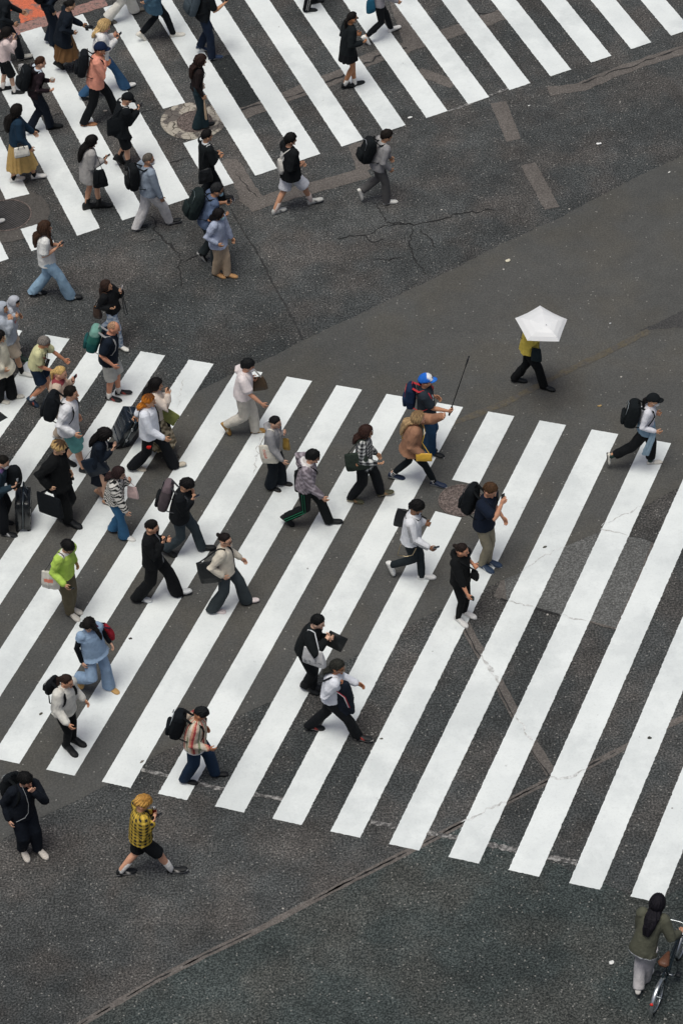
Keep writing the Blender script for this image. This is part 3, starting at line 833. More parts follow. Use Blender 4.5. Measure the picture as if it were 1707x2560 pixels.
M_UMB = attr_mat('coated_nylon', .55, 6, .015, .03, 8, .35)
def umbrella(label, h0, px, apex, c):
    root = empty('umbrella', h0); tag(root, label, 'umbrella')
    rim = [at(x, y, 1.72) for x, y in px]; ctr = sum(rim, V())/5; top = at(*apex, 1.86)
    A = Acc(); n = 5; m = n*4; vv = [tuple(top)]; ff = []
    for L_, hz in ((.25, .93), (.55, .74), (.8, .42), (1.0, 0)):
        for k in range(n):
            for j in range(4):
                a, b = rim[k], rim[(k+1) % n]; e_ = a+(b-a)*j/4; sag = math.sin(math.pi*j/4)
                q = V((top.x, top.y, 0))*(1-L_)+V((e_.x, e_.y, 0))*L_; q = q+(ctr-V((q.x, q.y, ctr.z)))*(.025*sag*L_*L_); vv.append((q.x, q.y, ctr.z+(top.z-ctr.z)*hz-.012*sag*L_))
    for k in range(m): ff.append((0, 1+k, 1+(k+1) % m))
    for i in range(3):
        for k in range(m): ff.append((1+i*m+k, 1+(i+1)*m+k, 1+(i+1)*m+(k+1) % m, 1+i*m+(k+1) % m))
    A.add(vv, ff, lin(c)); o = raw('canopy', A, M_UMB, root, h0, smooth=False); md = o.modifiers.new('thickness', 'SOLIDIFY'); md.thickness = .004
    for k in range(5):
        q = Acc(); q.tube([top-V((0, 0, .012)), (top+rim[k])*.5+V((0, 0, .025)), rim[k]-V((0, 0, .008))], .004, 5, col=lin('#8f9498')); raw('rib', q, M_MET, root, h0)
    q = Acc(); q.tube([h0-V((0, 0, .08)), h0+V((0, 0, .05))], .017, 8, col=lin('#1b1d20')); q.tube([h0+V((0, 0, .05)), top+V((0, 0, .03))], .006, 8, col=lin('#9ba0a4')); raw('shaft', q, M_MET, root, h0)
    return root
# ------------------------------------------------------------------ road surface
def nodes(name):
    m = bpy.data.materials.new(name); m.use_nodes = True; nt = m.node_tree; return m, nt.nodes, nt.links, nt.nodes['Principled BSDF']
def tex(N, L, kind, scale, detail=4, vec=None, rough=.6, **kw):
    n = N.new(kind); n.inputs['Scale'].default_value = scale
    if 'Detail' in n.inputs: n.inputs['Detail'].default_value = detail
    if 'Roughness' in n.inputs: n.inputs['Roughness'].default_value = rough
    if vec: L.new(vec, n.inputs['Vector'])
    return n
def ramp(N, L, src, stops):
    r = N.new('ShaderNodeValToRGB'); e = r.color_ramp.elements
    while len(e) < len(stops): e.new(.5)
    for q, (p, c) in zip(e, stops): q.position = p; q.color = (*c, 1) if len(c) == 3 else c
    L.new(src, r.inputs['Fac']); return r
def mix(N, L, kind, fac, a, b):
    m = N.new('ShaderNodeMix'); m.data_type = 'RGBA'; m.blend_type = kind; m.clamp_result = False
    if isinstance(fac, (int, float)): m.inputs[0].default_value = fac
    else: L.new(fac, m.inputs[0])
    for k, s in ((6, a), (7, b)):
        if isinstance(s, tuple): m.inputs[k].default_value = (*s, 1)
        else: L.new(s, m.inputs[k])
    return m.outputs[2]
def asphalt(name, dark, light, coarse, patch=.5, fleck=.5, bump=.5, tint2=None):
    m, N, L, b = nodes(name); tc = N.new('ShaderNodeTexCoord').outputs['Object']
    b.inputs['Roughness'].default_value = .93; b.inputs['Specular IOR Level'].default_value = .25
    n1 = tex(N, L, 'ShaderNodeTexNoise', 34, 2, tc, .7)
    r1 = ramp(N, L, n1.outputs['Fac'], [(.36, tuple(c*(1-.72*coarse) for c in dark)), (.5, tuple((a+c)/2 for a, c in zip(dark, light))), (.64, tuple(c*(1+1.1*coarse) for c in light))])
    n2 = tex(N, L, 'ShaderNodeTexNoise', .55, 5, tc, .6); r2 = ramp(N, L, n2.outputs['Fac'], [(.35, (1-patch*.5,)*3), (.65, (1+patch*.5,)*3)])
    c = mix(N, L, 'MULTIPLY', 1.0, r1.outputs[0], r2.outputs[0])
    n3 = tex(N, L, 'ShaderNodeTexNoise', 3.2, 5, tc, .65); r3 = ramp(N, L, n3.outputs['Fac'], [(.38, (1-patch*.35,)*3), (.62, (1+patch*.32,)*3)])
    c = mix(N, L, 'MULTIPLY', 1.0, c, r3.outputs[0])
    if tint2:
        n5 = tex(N, L, 'ShaderNodeTexNoise', .9, 3, tc, .5); r5 = ramp(N, L, n5.outputs['Fac'], [(.45, (0, 0, 0)), (.62, (1, 1, 1))])
        c = mix(N, L, 'MIX', r5.outputs[0], c, mix(N, L, 'MULTIPLY', 1.0, c, tint2))
    n6 = tex(N, L, 'ShaderNodeTexNoise', .16, 4, tc, .6); r6 = ramp(N, L, n6.outputs['Fac'], [(.38, (1-patch*.42, 1-patch*.36, 1-patch*.34)), (.62, (1+patch*.36, 1+patch*.32, 1+patch*.30))]); c = mix(N, L, 'MULTIPLY', 1.0, c, r6.outputs[0])
    v = tex(N, L, 'ShaderNodeTexVoronoi', 30, 0, tc); v.inputs['Randomness'].default_value = 1
    wn = N.new('ShaderNodeTexWhiteNoise'); L.new(v.outputs['Position'], wn.inputs['Vector'])
    fl = N.new('ShaderNodeMath'); fl.operation = 'GREATER_THAN'; fl.inputs[1].default_value = 1-.05*fleck; L.new(wn.outputs['Value'], fl.inputs[0])
    f2 = N.new('ShaderNodeMath'); f2.operation = 'LESS_THAN'; f2.inputs[1].default_value = .38; L.new(v.outputs['Distance'], f2.inputs[0])
    f3 = N.new('ShaderNodeMath'); f3.operation = 'MULTIPLY'; L.new(fl.outputs[0], f3.inputs[0]); L.new(f2.outputs[0], f3.inputs[1])
    f4 = N.new('ShaderNodeMath'); f4.operation = 'MULTIPLY'; f4.inputs[1].default_value = .55; L.new(f3.outputs[0], f4.inputs[0])
    c = mix(N, L, 'MIX', f4.outputs[0], c, (.34, .33, .31))
    v2 = tex(N, L, 'ShaderNodeTexVoronoi', 4.2, 0, tc); w2 = N.new('ShaderNodeTexWhiteNoise'); L.new(v2.outputs['Position'], w2.inputs['Vector'])
    g1 = N.new('ShaderNodeMath'); g1.operation = 'GREATER_THAN'; g1.inputs[1].default_value = .975; L.new(w2.outputs['Value'], g1.inputs[0])
    g2 = N.new('ShaderNodeMath'); g2.operation = 'LESS_THAN'; g2.inputs[1].default_value = .075; L.new(v2.outputs['Distance'], g2.inputs[0])
    g3 = N.new('ShaderNodeMath'); g3.operation = 'MULTIPLY'; L.new(g1.outputs[0], g3.inputs[0]); L.new(g2.outputs[0], g3.inputs[1])
    c = mix(N, L, 'MIX', g3.outputs[0], c, (.42, .40, .37))
    L.new(c, b.inputs['Base Color'])
    bp = N.new('ShaderNodeBump'); bp.inputs['Strength'].default_value = bump; bp.inputs['Distance'].default_value = .012
    L.new(n1.outputs['Fac'], bp.inputs['Height']); L.new(bp.outputs[0], b.inputs['Normal'])
    return m
M_ASPH = asphalt('worn_asphalt', (.039, .0435, .045), (.066, .0685, .069), .62, .46, 1.0, .8, (1.26, 1.13, 1.07))
M_NEW = asphalt('smooth_asphalt', (.073, .074, .072), (.086, .086, .083), .14, .14, .25, .15, (1.06, 1.02, .96))
M_OLD = asphalt('grey_repaired_asphalt', (.098, .099, .097), (.122, .123, .121), .42, .15, .6, .3)
M_DARK = asphalt('fresh_black_asphalt', (.016, .019, .020), (.028, .031, .032), .5, .2, .3, .3)
M_TAN = asphalt('sealed_trench', (.108, .097, .090), (.134, .121, .113), .22, .22, .2, .2)
M_IRON = asphalt('cast_iron', (.112, .090, .084), (.155, .125, .116), .45, .15, .2, .9)
M_CONC = asphalt('cracked_concrete', (.34, .31, .27), (.45, .41, .36), .25, .25, .1, .3)
def paint_mat():
    m, N, L, b = nodes('road_paint'); tc = N.new('ShaderNodeTexCoord').outputs['Object']
    b.inputs['Roughness'].default_value = .7; b.inputs['Specular IOR Level'].default_value = .3
    n = tex(N, L, 'ShaderNodeTexNoise', 1.1, 6, tc, .62); r = ramp(N, L, n.outputs['Fac'], [(.36, (.70, .735, .74)), (.62, (.79, .825, .825))])
    n2 = tex(N, L, 'ShaderNodeTexNoise', 30, 4, tc, .7); r2 = ramp(N, L, n2.outputs['Fac'], [(.25, (.9, .9, .9)), (.5, (1, 1, 1))])
    c = mix(N, L, 'MULTIPLY', 1.0, r.outputs[0], r2.outputs[0])
    v = tex(N, L, 'ShaderNodeTexVoronoi', 2.6, 0, tc); w = N.new('ShaderNodeTexWhiteNoise'); L.new(v.outputs['Position'], w.inputs['Vector'])
    g1 = N.new('ShaderNodeMath'); g1.operation = 'GREATER_THAN'; g1.inputs[1].default_value = .86; L.new(w.outputs['Value'], g1.inputs[0])
    n3 = tex(N, L, 'ShaderNodeTexNoise', 40, 3, tc); ad = N.new('ShaderNodeMath'); ad.operation = 'MULTIPLY_ADD'; ad.inputs[1].default_value = .09; L.new(n3.outputs['Fac'], ad.inputs[0]); L.new(v.outputs['Distance'], ad.inputs[2])
    g2 = N.new('ShaderNodeMath'); g2.operation = 'LESS_THAN'; g2.inputs[1].default_value = .085; L.new(ad.outputs[0], g2.inputs[0])
    g3 = N.new('ShaderNodeMath'); g3.operation = 'MULTIPLY'; L.new(g1.outputs[0], g3.inputs[0]); L.new(g2.outputs[0], g3.inputs[1])
    g4 = N.new('ShaderNodeMath'); g4.operation = 'MULTIPLY'; g4.inputs[1].default_value = .75; L.new(g3.outputs[0], g4.inputs[0])
    c = mix(N, L, 'MIX', g4.outputs[0], c, (.2, .2, .2))
    n7 = tex(N, L, 'ShaderNodeTexNoise', .45, 6, tc, .7); r7 = ramp(N, L, n7.outputs['Fac'], [(.42, (.88, .885, .89)), (.52, (1, 1, 1))]); c = mix(N, L, 'MULTIPLY', 1.0, c, r7.outputs[0])
    n8 = tex(N, L, 'ShaderNodeTexNoise', 7, 7, tc, .8); r8 = ramp(N, L, n8.outputs['Fac'], [(.29, (.55, .55, .55)), (.36, (1, 1, 1))]); c = mix(N, L, 'MULTIPLY', .8, c, r8.outputs[0])
    L.new(c, b.inputs['Base Color']); bp = N.new('ShaderNodeBump'); bp.inputs['Strength'].default_value = .25; bp.inputs['Distance'].default_value = .006
    L.new(n2.outputs['Fac'], bp.inputs['Height']); L.new(bp.outputs[0], b.inputs['Normal'])
    return m
M_PAINT = paint_mat()
def worn_mat(name, c1, under, lo=.45, hi=.55, scale=9):
    m, N, L, b = nodes(name); tc = N.new('ShaderNodeTexCoord').outputs['Object']; b.inputs['Roughness'].default_value = .85
    n = tex(N, L, 'ShaderNodeTexNoise', scale, 7, tc, .72); r = ramp(N, L, n.outputs['Fac'], [(lo, (0, 0, 0)), (hi, (1, 1, 1))])
    n2 = tex(N, L, 'ShaderNodeTexNoise', 26, 5, tc, .75); r2 = ramp(N, L, n2.outputs['Fac'], [(.3, (.6, .6, .6)), (.7, (1.25, 1.25, 1.25))])
    c = mix(N, L, 'MULTIPLY', 1.0, mix(N, L, 'MIX', r.outputs[0], c1, under), r2.outputs[0]); L.new(c, b.inputs['Base Color']); return m
M_ORANGE = worn_mat('worn_orange_paint', (.62, .15, .075), (.17, .13, .115), .5, .6, 2.6)
M_PINK = worn_mat('worn_pink_paving', (.33, .19, .165), (.12, .10, .095), .5, .62, 12)
M_FAINT = worn_mat('worn_away_white_line', (.36, .35, .34), (.062, .061, .061), .40, .55, 14)
M_CRACK = worn_mat('open_crack', (.012, .012, .013), (.03, .03, .03), .5, .6, 20)
M_SEAL = worn_mat('asphalt_joint', (.022, .022, .023), (.05, .05, .05), .5, .6, 16)

def plain(name, acc, m, z=None, kind='structure'):
    me = bpy.data.meshes.new(name); me.from_pydata(acc.v, [], acc.f); me.update(); me.materials.append(m)
    o = bpy.data.objects.new(name, me); COL.objects.link(o)
    if kind: o['kind'] = kind
    return o
def densify(pts, step, jit, closed=True):
    out = []; n = len(pts)
    for i in range(n if closed else n-1):
        a, b = pts[i], pts[(i+1) % n]; L = (b-a).length; k = max(1, int(L/step)); nr = V((-(b-a).y, (b-a).x, 0))
        if nr.length: nr.normalize()
        for j in range(k):
            p = a+(b-a)*(j/k)
            if jit and j: p = p+nr*random.gauss(0, jit)
            out.append(p)
    if not closed: out.append(pts[-1])
    return out
def inside(p, poly):
    c = False; n = len(poly)
    for i in range(n):
        a, b = poly[i], poly[i-1]
        if (a.y > p.y) != (b.y > p.y) and p.x < (b.x-a.x)*(p.y-a.y)/(b.y-a.y)+a.x: c = not c
    return c
SMOOTH = []
def sheet(name, pts, m, z, jit=0, step=.06):
    pts = [V((p.x, p.y, z)) for p in pts]
    if jit and name == 'crosswalk_stripe':
        q0 = densify(pts, step, 0); q1 = densify(pts, step, 1e-9)
        pts = [p+V((random.gauss(0, 1), random.gauss(0, 1), 0))*(.0012 if inside(p, SMOOTH) else .0028) for p in q0]
    elif jit: pts = densify(pts, step, jit)
    A = Acc(); A.v = [tuple(p) for p in pts]; A.f = [tuple(range(len(pts)))]
    bm = None
    o = plain(name, A, m)
    import bmesh
    bm = bmesh.new(); bm.from_mesh(o.data); bmesh.ops.triangulate(bm, faces=bm.faces[:]); bm.normal_update()
    for f in bm.faces:
        if f.normal.z < 0: f.normal_flip()
    bm.to_mesh(o.data); bm.free()
    return o
def strip(name, pts, width, m, z, jit=.0, step=.12, wander=0, ends=True):
    """a ribbon lying on the road along a polyline"""
    pts = densify([V((p.x, p.y, 0)) for p in pts], step, wander, False)
    A = Acc(); n = len(pts)
    for i, p in enumerate(pts):
        t = pts[min(i+1, n-1)]-pts[max(i-1, 0)]; t.normalize(); nr = V((-t.y, t.x, 0))
        w = width*.5*(1+random.uniform(-jit, jit))
        if not ends: w *= min(1, 3*min(i+.3, n-1-i+.3)/n+.25)
        A.v += [tuple(p+nr*w+V((0, 0, z))), tuple(p-nr*w+V((0, 0, z)))]
    A.f = [(2*i, 2*i+1, 2*i+3, 2*i+2) for i in range(n-1)]
    return plain(name, A, m)
g = Acc(); S_ = 600; g.v = [(-S_, -S_+200, 0), (S_, -S_+200, 0), (S_, S_+200, 0), (-S_, S_+200, 0)]; g.f = [(0, 1, 2, 3)]
plain('ground', g, M_ASPH)
def fd(x, y): return at(x*1.08865, y*1.08865)
Zs = lambda *q: [at(x, y) for x, y in q]
# newer smooth carriageway crossing diagonally
up_ = Zs((3400, -380), (1960, 250), (1707, 389), (1600, 437), (1506, 487), (1398, 545), (1262, 606), (1115, 681), (940, 765), (762, 850), (700, 882), (625, 916), (536, 958), (469, 992), (300, 1070), (100, 1164), (0, 1207), (-1500, 1880))
lo_ = Zs((-1500, 3010), (0, 2103), (105, 2043), (179, 2008), (265, 1964), (354, 1909), (402, 1883), (500, 1835), (697, 1745), (853, 1660), (1022, 1562), (1206, 1474), (1251, 1452), (1301, 1430), (1414, 1366), (1499, 1328), (1603, 1270), (1650, 1243), (1707, 1213), (1960, 1100), (3400, 440))
SMOOTH += up_+lo_
sheet('road', up_+lo_, M_NEW, .004, .010, .10)
# lighter repaired rectangle under the right end of the lower crossing
sheet('repaired_asphalt', [zat('V', *q) for q in ((1030, 335), (812, 430), (520, 600), (390, 655), (345, 758), (430, 780), (620, 830), (770, 872), (960, 915), (1136, 962), (1250, 720), (1300, 600), (1380, 400), (1290, 372), (1205, 365), (1110, 340))], M_OLD, .008, .006)
strip('trench_edge', [zat('V', *q) for q in ((1376, 405), (1300, 600), (1250, 710), (1190, 850), (1140, 960))], .055, M_TAN, .011, .25)
strip('pavement_joint', [zat('V', *q) for q in ((390, 768), (430, 782), (620, 832), (770, 874))], .035, M_CRACK, .012, .5)
strip('pavement_joint', [zat('V', *q) for q in ((1205, 365), (1290, 375), (1380, 405))], .022, M_CRACK, .012, .5)
strip('pavement_joint', [zat('V', *q) for q in ((960, 915), (1060, 945), (1136, 963))], .035, M_TAN, .012, .5)
sheet('sealed_patch', [zat('V', *q) for q in ((345, 755), (390, 655), (415, 645), (430, 780))], M_TAN, .0105, .006)
# sealed trenches
def X_(x, y): return at(x/.9186, 1860+y/.9186)
TR = [X_(*q) for q in ((-700, 1160), (120, 688), (190, 642), (350, 547), (475, 483), (600, 424), (780, 327), (950, 241), (1055, 185))]+[zat('W', *q) for q in ((760, 927), (950, 830), (1130, 765), (1310, 672), (1500, 575), (1900, 380))]
sheet('asphalt_section', TR[:9]+[zat('X', *q) for q in ((1130, 215), (1180, 240), (1330, 300), (1500, 365), (1568, 330), (2600, 700), (1500, 1900), (-700, 1900))], asphalt('dark_teal_asphalt', (.029, .038, .039), (.052, .061, .060), .62, .42, 1.0, .8, (1.25, 1.1, 1.05)), .0045, .02, .15)
strip('trench_repair', TR, .105, M_TAN, .007, .12)
for k in range(60):
    u = random.random()*(len(TR)-2)+1; i_ = int(u); a_, b_ = TR[i_], TR[min(i_+1, len(TR)-1)]; p_ = a_+(b_-a_)*(u-i_); d_ = (b_-a_).normalized()
    strip('trench_gap', [p_-d_*random.uniform(.04, .2), p_, p_+d_*random.uniform(.04, .25)], random.uniform(.012, .03), M_CRACK, .0112, .5, .05, .003, False)
strip('trench_repair', [zat('W', *q) for q in ((560, 100), (600, 180), (640, 245), (720, 380), (795, 520), (880, 665), (965, 800))], .17, M_TAN, .0075, .08)
strip('pavement_joint', [zat('W', *q) for q in ((565, 130), (600, 195), (635, 255), (715, 395), (785, 530), (870, 690), (955, 810))], .02, M_CRACK, .0105, .6, .12, .012)
sheet('sealed_patch', [zat('U2', *q) for q in ((683, 475), (757, 465), (823, 638), (757, 651))], M_TAN, .006, .005)
sheet('sealed_patch', [zat('U2', *q) for q in ((823, 762), (890, 747), (1000, 950), (932, 964))], M_TAN, .006, .005)
sheet('sealed_patch', [zat('U', *q) for q in ((1018, 740), (1040, 728), (1095, 735), (1205, 900), (1250, 905), (1160, 965), (1110, 930))], M_TAN, .006, .012)
strip('trench_repair', [zat('U', *q) for q in ((1140, 950), (1260, 910), (1568, 826), (1690, 790))], .34, M_TAN, .0065, .1)
sheet('sealed_patch', [zat('U2', *q) for q in ((30, 672), (100, 645), (150, 770), (80, 800))], M_TAN, .006, .01)
strip('trench_repair', [zat('U', *q) for q in ((1090, 530), (1230, 480), (1350, 430), (1568, 345))]+[zat('U2', *q) for q in ((110, 280), (300, 215), (560, 130), (760, 60))], .36, M_TAN, .0065, .12)
strip('pavement_joint', [zat('U', *q) for q in ((1090, 515), (1230, 470), (1350, 440), (1568, 355))]+[zat('U2', *q) for q in ((110, 290), (300, 220))], .035, M_CRACK, .0105, .8, .12, .03)
strip('trench_repair', [zat('U2', *q) for q in ((950, 420), (1100, 400), (1250, 335), (1420, 275), (1568, 230), (1750, 165))], .28, M_TAN, .006, .15)
strip('pavement_crack', [zat('U2', *q) for q in ((1100, 385), (1250, 325), (1330, 310), (1450, 260), (1700, 175))], .03, M_CRACK, .010, .8, .12, .02)
sheet('sealed_patch', [zat('U2', *q) for q in ((215, -10), (270, -15), (390, 195), (300, 250))], M_TAN, .0085, .008)
strip('trench_repair', [zat('U2', *q) for q in ((350, 330), (430, 355), (520, 390))], .26, M_TAN, .0055, .1)
sheet('dark_patch', [zat('U', *q) for q in ((960, 275), (1075, 245), (1225, 470), (1100, 500))], M_DARK, .0055, .01)
# cracks
CR = [('U', .03, ((690, 980), (712, 1010), (705, 1050), (745, 1100), (790, 1135), (822, 1180), (850, 1200))), ('U', .022, ((850, 1200), (880, 1185), (915, 1172))),
      ('U', .02, ((822, 1190), (815, 1230), (830, 1270), (845, 1320))), ('U', .022, ((780, 750), (830, 735), (880, 715))), ('U', .018, ((730, 1105), (700, 1100), (640, 1115))),
      ('U', .02, ((620, 535), (680, 510), (740, 490))), ('U', .02, ((470, 565), (400, 570))), ('U', .02, ((165, 880), (175, 905), (160, 915))),
      ('U', .03, ((150, 890), (190, 910), (215, 950), (222, 985))), ('U2', .024, ((-20, 1095), (60, 1085), (110, 1080), (140, 1112), (200, 1095))), ('U2', .022, ((110, 1080), (180, 1045), (260, 1030), (350, 1030), (480, 1000), (600, 970), (760, 960))),
      ('U2', .024, ((140, 920), (175, 960), (200, 1020), (330, 1030))), ('U2', .02, ((350, 1040), (400, 1090), (435, 1140))), ('U2', .02, ((330, 1035), (310, 1110), (330, 1180), (390, 1260))),
      ('U2', .018, ((150, 1190), (220, 1195), (300, 1180))), ('U2', .02, ((620, 65), (680, 60), (720, 55))), ('D', .016, ((1290, 560), (1400, 690), (1568, 870))),
      ('A', .02, ((0, 1480), (60, 1460), (110, 1440))), ('A', .015, ((560, 1310), (640, 1280), (700, 1275)))]
for zz, w, ps in CR: strip('pavement_crack', [zat(zz, *p) for p in ps], w, M_CRACK, .0105, .7, .07, .022, False)
strip('pavement_joint', [zat('U', *q) for q in ((1062, 960), (1110, 1050), (1180, 1160), (1240, 1275))]+[fd(*q) for q in ((680, 750), (695, 780))], .03, M_SEAL, .010, .5, .1, .008)
strip('faded_line', [at(354, 1925), at(560, 1975), at(780, 2010)], .07, M_FAINT, .0108, .4, .06)
strip('faded_line', [zat('W', *q) for q in ((135, 1020), (250, 1042), (520, 1092), (680, 1125), (800, 1150), (1080, 1208))], .09, M_FAINT, .0108, .4, .06)
strip('faded_line', [zat('U2', *q) for q in ((490, 512), (580, 480), (680, 440), (770, 405))], .06, M_FAINT, .0108, .5, .06)
strip('old_line_trace', [zat('N', *q) for q in ((-400, 1100), (60, 920), (330, 780), (560, 660), (900, 500), (1200, 350), (1300, 300))], .12, worn_mat('faint_yellow_trace', (.105, .09, .062), (.082, .077, .072), .42, .6, 7), .0095, .3, .1)
sheet('dark_patch', [zat('N', *q) for q in ((1210, 300), (1380, 230), (1568, 130), (1640, 110), (1640, 270), (1400, 280))], asphalt('darker_asphalt', (.052, .052, .053), (.062, .061, .061), .25, .15, .2, .2), .0075, .01)
# orange lane + pink paving at the top left corner
sheet('orange_lane', [zat('A', *q) for q in ((-500, -120), (170, -60), (480, -60), (630, 145), (240, 262), (200, 100), (-500, 330))], M_ORANGE, .006, .008)
sheet('pink_paving', [zat('A', *q) for q in ((240, 262), (640, 140), (1170, -30), (1205, 70), (870, 170), (480, 310), (300, 360), (-500, 640), (-500, 420))], M_PINK, .0052, .01)
# ------------------------------------------------------------------ zebra stripes
def isect(t, o, a, b):
    """point of line X cos t + Y sin t = o on the line through a, b"""
    n = V((math.cos(t), math.sin(t), 0)); d = b-a; k = (o-a.dot(n))/d.dot(n); return a+d*k
def stripe(t, o0, w, A_, B_, name='crosswalk_stripe', gaps=()):
    spans = [(A_, B_)]
    for g0, g1 in gaps: spans = [(spans[0][0], g0), (g1, spans[0][1])]
    for (a, b) in spans:
        ps = [isect(t, o0, *a), isect(t, o0+w, *a), isect(t, o0+w, *b), isect(t, o0, *b)]
        o = sheet(name, ps, M_PAINT, .013, .0038, .03)
t1, p1, o1, w1 = -.431985, .02847252*CZ, -.517991*CZ, .01452*CZ
t2, p2, o2, w2 = .327455, .02862863*CZ, .438263*CZ, .0144623*CZ
topA = (at(109.4, 837), at(1543.3, 1086.3)); botA = (at(0, 1900), at(1581.6, 2244))
for k in range(-9, 14):
    gaps = []
    c = isect(t1, o1+k*p1+w1/2, *topA)
    gA = (zat('M', 825, 90), zat('M', 1110, 150)); gB = (zat('M', 645, 432), zat('M', 925, 503))
    mid = isect(t1, o1+k*p1+w1/2, *gA); mx = proj(mid)[0]
    if abs(mx-(940+967/4.3556)) < 45: gaps = [(gA, gB)]
    stripe(t1, o1+k*p1, w1, topA, botA, gaps=gaps)
botB = (at(196, 590), at(1626.4, 107.3)); topB = (at(67, 79), at(261, 20))
for k in range(-12, 12):
    gaps = []
    gA, gB = (zat('B', 820, 1070), zat('B', 1035, 1012)), (zat('B', 1015, 1408), zat('B', 1185, 1352))
    if abs(proj(isect(t2, o2+k*p2+w2/2, *gA))[0]-(200+928/3.92)) < 40: gaps = [(gA, gB)]
    hA, hB = (zat('C', 65, 1098), zat('C', 292, 1043)), (zat('C', 212, 1385), zat('C', 368, 1340))
    if abs(proj(isect(t2, o2+k*p2+w2/2, *hA))[0]-(178/3.92)) < 40: gaps = [(hA, hB)]
    stripe(t2, o2+k*p2, w2, topB, botB, gaps=gaps)
M_PCR = worn_mat('cracked_paint', (.50, .50, .49), (.72, .74, .745), .42, .55, 9)
for ps, w_ in (([('W', 640, 250), ('W', 690, 330), ('W', 722, 385)], .05), ([('W', 800, 525), ('W', 840, 590), ('W', 885, 660)], .05), ([('W', 955, 815), ('W', 1030, 820), ('W', 1100, 785), ('W', 1130, 765)], .035),
               ([('W', 550, 1022), ('W', 640, 985), ('W', 755, 930)], .03), ([('V', 440, 785), ('V', 520, 800), ('V', 615, 828)], .025), ([('V', 775, 875), ('V', 860, 900), ('V', 960, 915)], .03), ([('V', 1035, 320), ('V', 1120, 340), ('V', 1210, 362)], .03),
               ([('V', 520, 600), ('V', 640, 510), ('V', 810, 432)], .02), ([('V', 1040, 300), ('V', 1130, 250), ('V', 1300, 175)], .02), ([('K', 575, 880), ('K', 560, 1000), ('K', 525, 1200), ('K', 495, 1360)], .016), ([('H', 1490, 260), ('H', 1450, 400), ('H', 1425, 560)], .016)):
    strip('paint_crack', [zat(*q) for q in ps], w_, M_PCR, .0165, .8, .06, .02, False)
# ------------------------------------------------------------------ manholes
def disc(acc, c, r, z0, z1, n=56, r1=None):
    r1 = r1 if r1 is not None else r
    acc.loft([(V((c.x, c.y, z0)), V((r, 0, 0)), V((0, r, 0))), (V((c.x, c.y, z1)), V((r1, 0, 0)), V((0, r1, 0)))], n)
def ring(acc, c, ra, rb, z0, z1, n=56):
    o = len(acc.v)
    for r, z in ((ra, z0), (ra, z1), (rb, z1), (rb, z0)):
        acc.v += [(c.x+r*math.cos(2*math.pi*k/n), c.y+r*math.sin(2*math.pi*k/n), z) for k in range(n)]
    for j in range(4):
        for k in range(n): acc.f.append((o+j*n+k, o+j*n+(k+1) % n, o+((j+1) % 4)*n+(k+1) % n, o+((j+1) % 4)*n+k))
def part(name, acc, m, root, base):
    me = bpy.data.meshes.new(name); me.from_pydata([(p[0]-base.x, p[1]-base.y, p[2]-base.z) for p in acc.v], [], acc.f); me.update(); me.materials.append(m)
    o = bpy.data.objects.new(name, me); COL.objects.link(o); o.parent = root; return o
def grid_mat(name, s, a, b):
    m, N, L, bs = nodes(name); tc = N.new('ShaderNodeTexCoord').outputs['Object']; bs.inputs['Roughness'].default_value = .6; bs.inputs['Metallic'].default_value = .3
    v = tex(N, L, 'ShaderNodeTexChecker', s, 0, tc); n = tex(N, L, 'ShaderNodeTexNoise', 12, 5, tc); r = ramp(N, L, n.outputs['Fac'], [(.35, (.7, .7, .7)), (.65, (1.2, 1.2, 1.2))])
    v.inputs['Color1'].default_value = (*a, 1); v.inputs['Color2'].default_value = (*b, 1)
    L.new(mix(N, L, 'MULTIPLY', 1.0, v.outputs['Color'], r.outputs[0]), bs.inputs['Base Color']); bp = N.new('ShaderNodeBump'); bp.inputs['Strength'].default_value = .7; bp.inputs['Distance'].default_value = .01; L.new(v.outputs['Fac'], bp.inputs['Height']); L.new(bp.outputs[0], bs.inputs['Normal']); return m
def manhole(label, c, r, collar=None, mat=None, collar_m=None, cc=None):
    root = empty('manhole_cover', c); tag(root, label, 'manhole cover')
    a = Acc(); disc(a, c, r*.93, -.05, .018, 64, r*.925); part('cover_plate', a, mat or M_IRON, root, c)
    a = Acc(); ring(a, c, r*.945, r, -.05, .020); part('rim', a, M_IRON, root, c)
    if mat is None:
        a = Acc()
        for q in (.3, .5, .7, .86): ring(a, c, r*q, r*(q+.035), .0178, .0225)
        for k in range(20):
            t = k*math.pi/10; d_ = V((math.cos(t), math.sin(t), 0)); a.box(c+d_*r*.6+V((0, 0, .0195)), d_*r*.06, V((-d_.y, d_.x, 0))*.012, V((0, 0, .0028)))
        part('raised_pattern', a, M_IRON, root, c)
    if collar:
        cn = cc or c; a = Acc(); o = 0; n = 90
        pts = []
        for k in range(n):
            t = 2*math.pi*k/n; rr = collar(t)*(1+random.gauss(0, .006)); pts.append((cn.x+rr*math.cos(t), cn.y+rr*math.sin(t)))
        for (x, y) in pts: a.v.append((x, y, .0112))
        for k in range(n): t = 2*math.pi*k/n; a.v.append((c.x+r*math.cos(t), c.y+r*math.sin(t), .0112))
        a.f = [(k, (k+1) % n, n+(k+1) % n, n+k) for k in range(n)]
        part('collar', a, collar_m, root, c)
    return root, c
c1 = zat('M', 920, 315); manhole('brown iron manhole cover on the smooth asphalt beside the man in the navy shirt', V((c1.x, c1.y, 0)), .37)
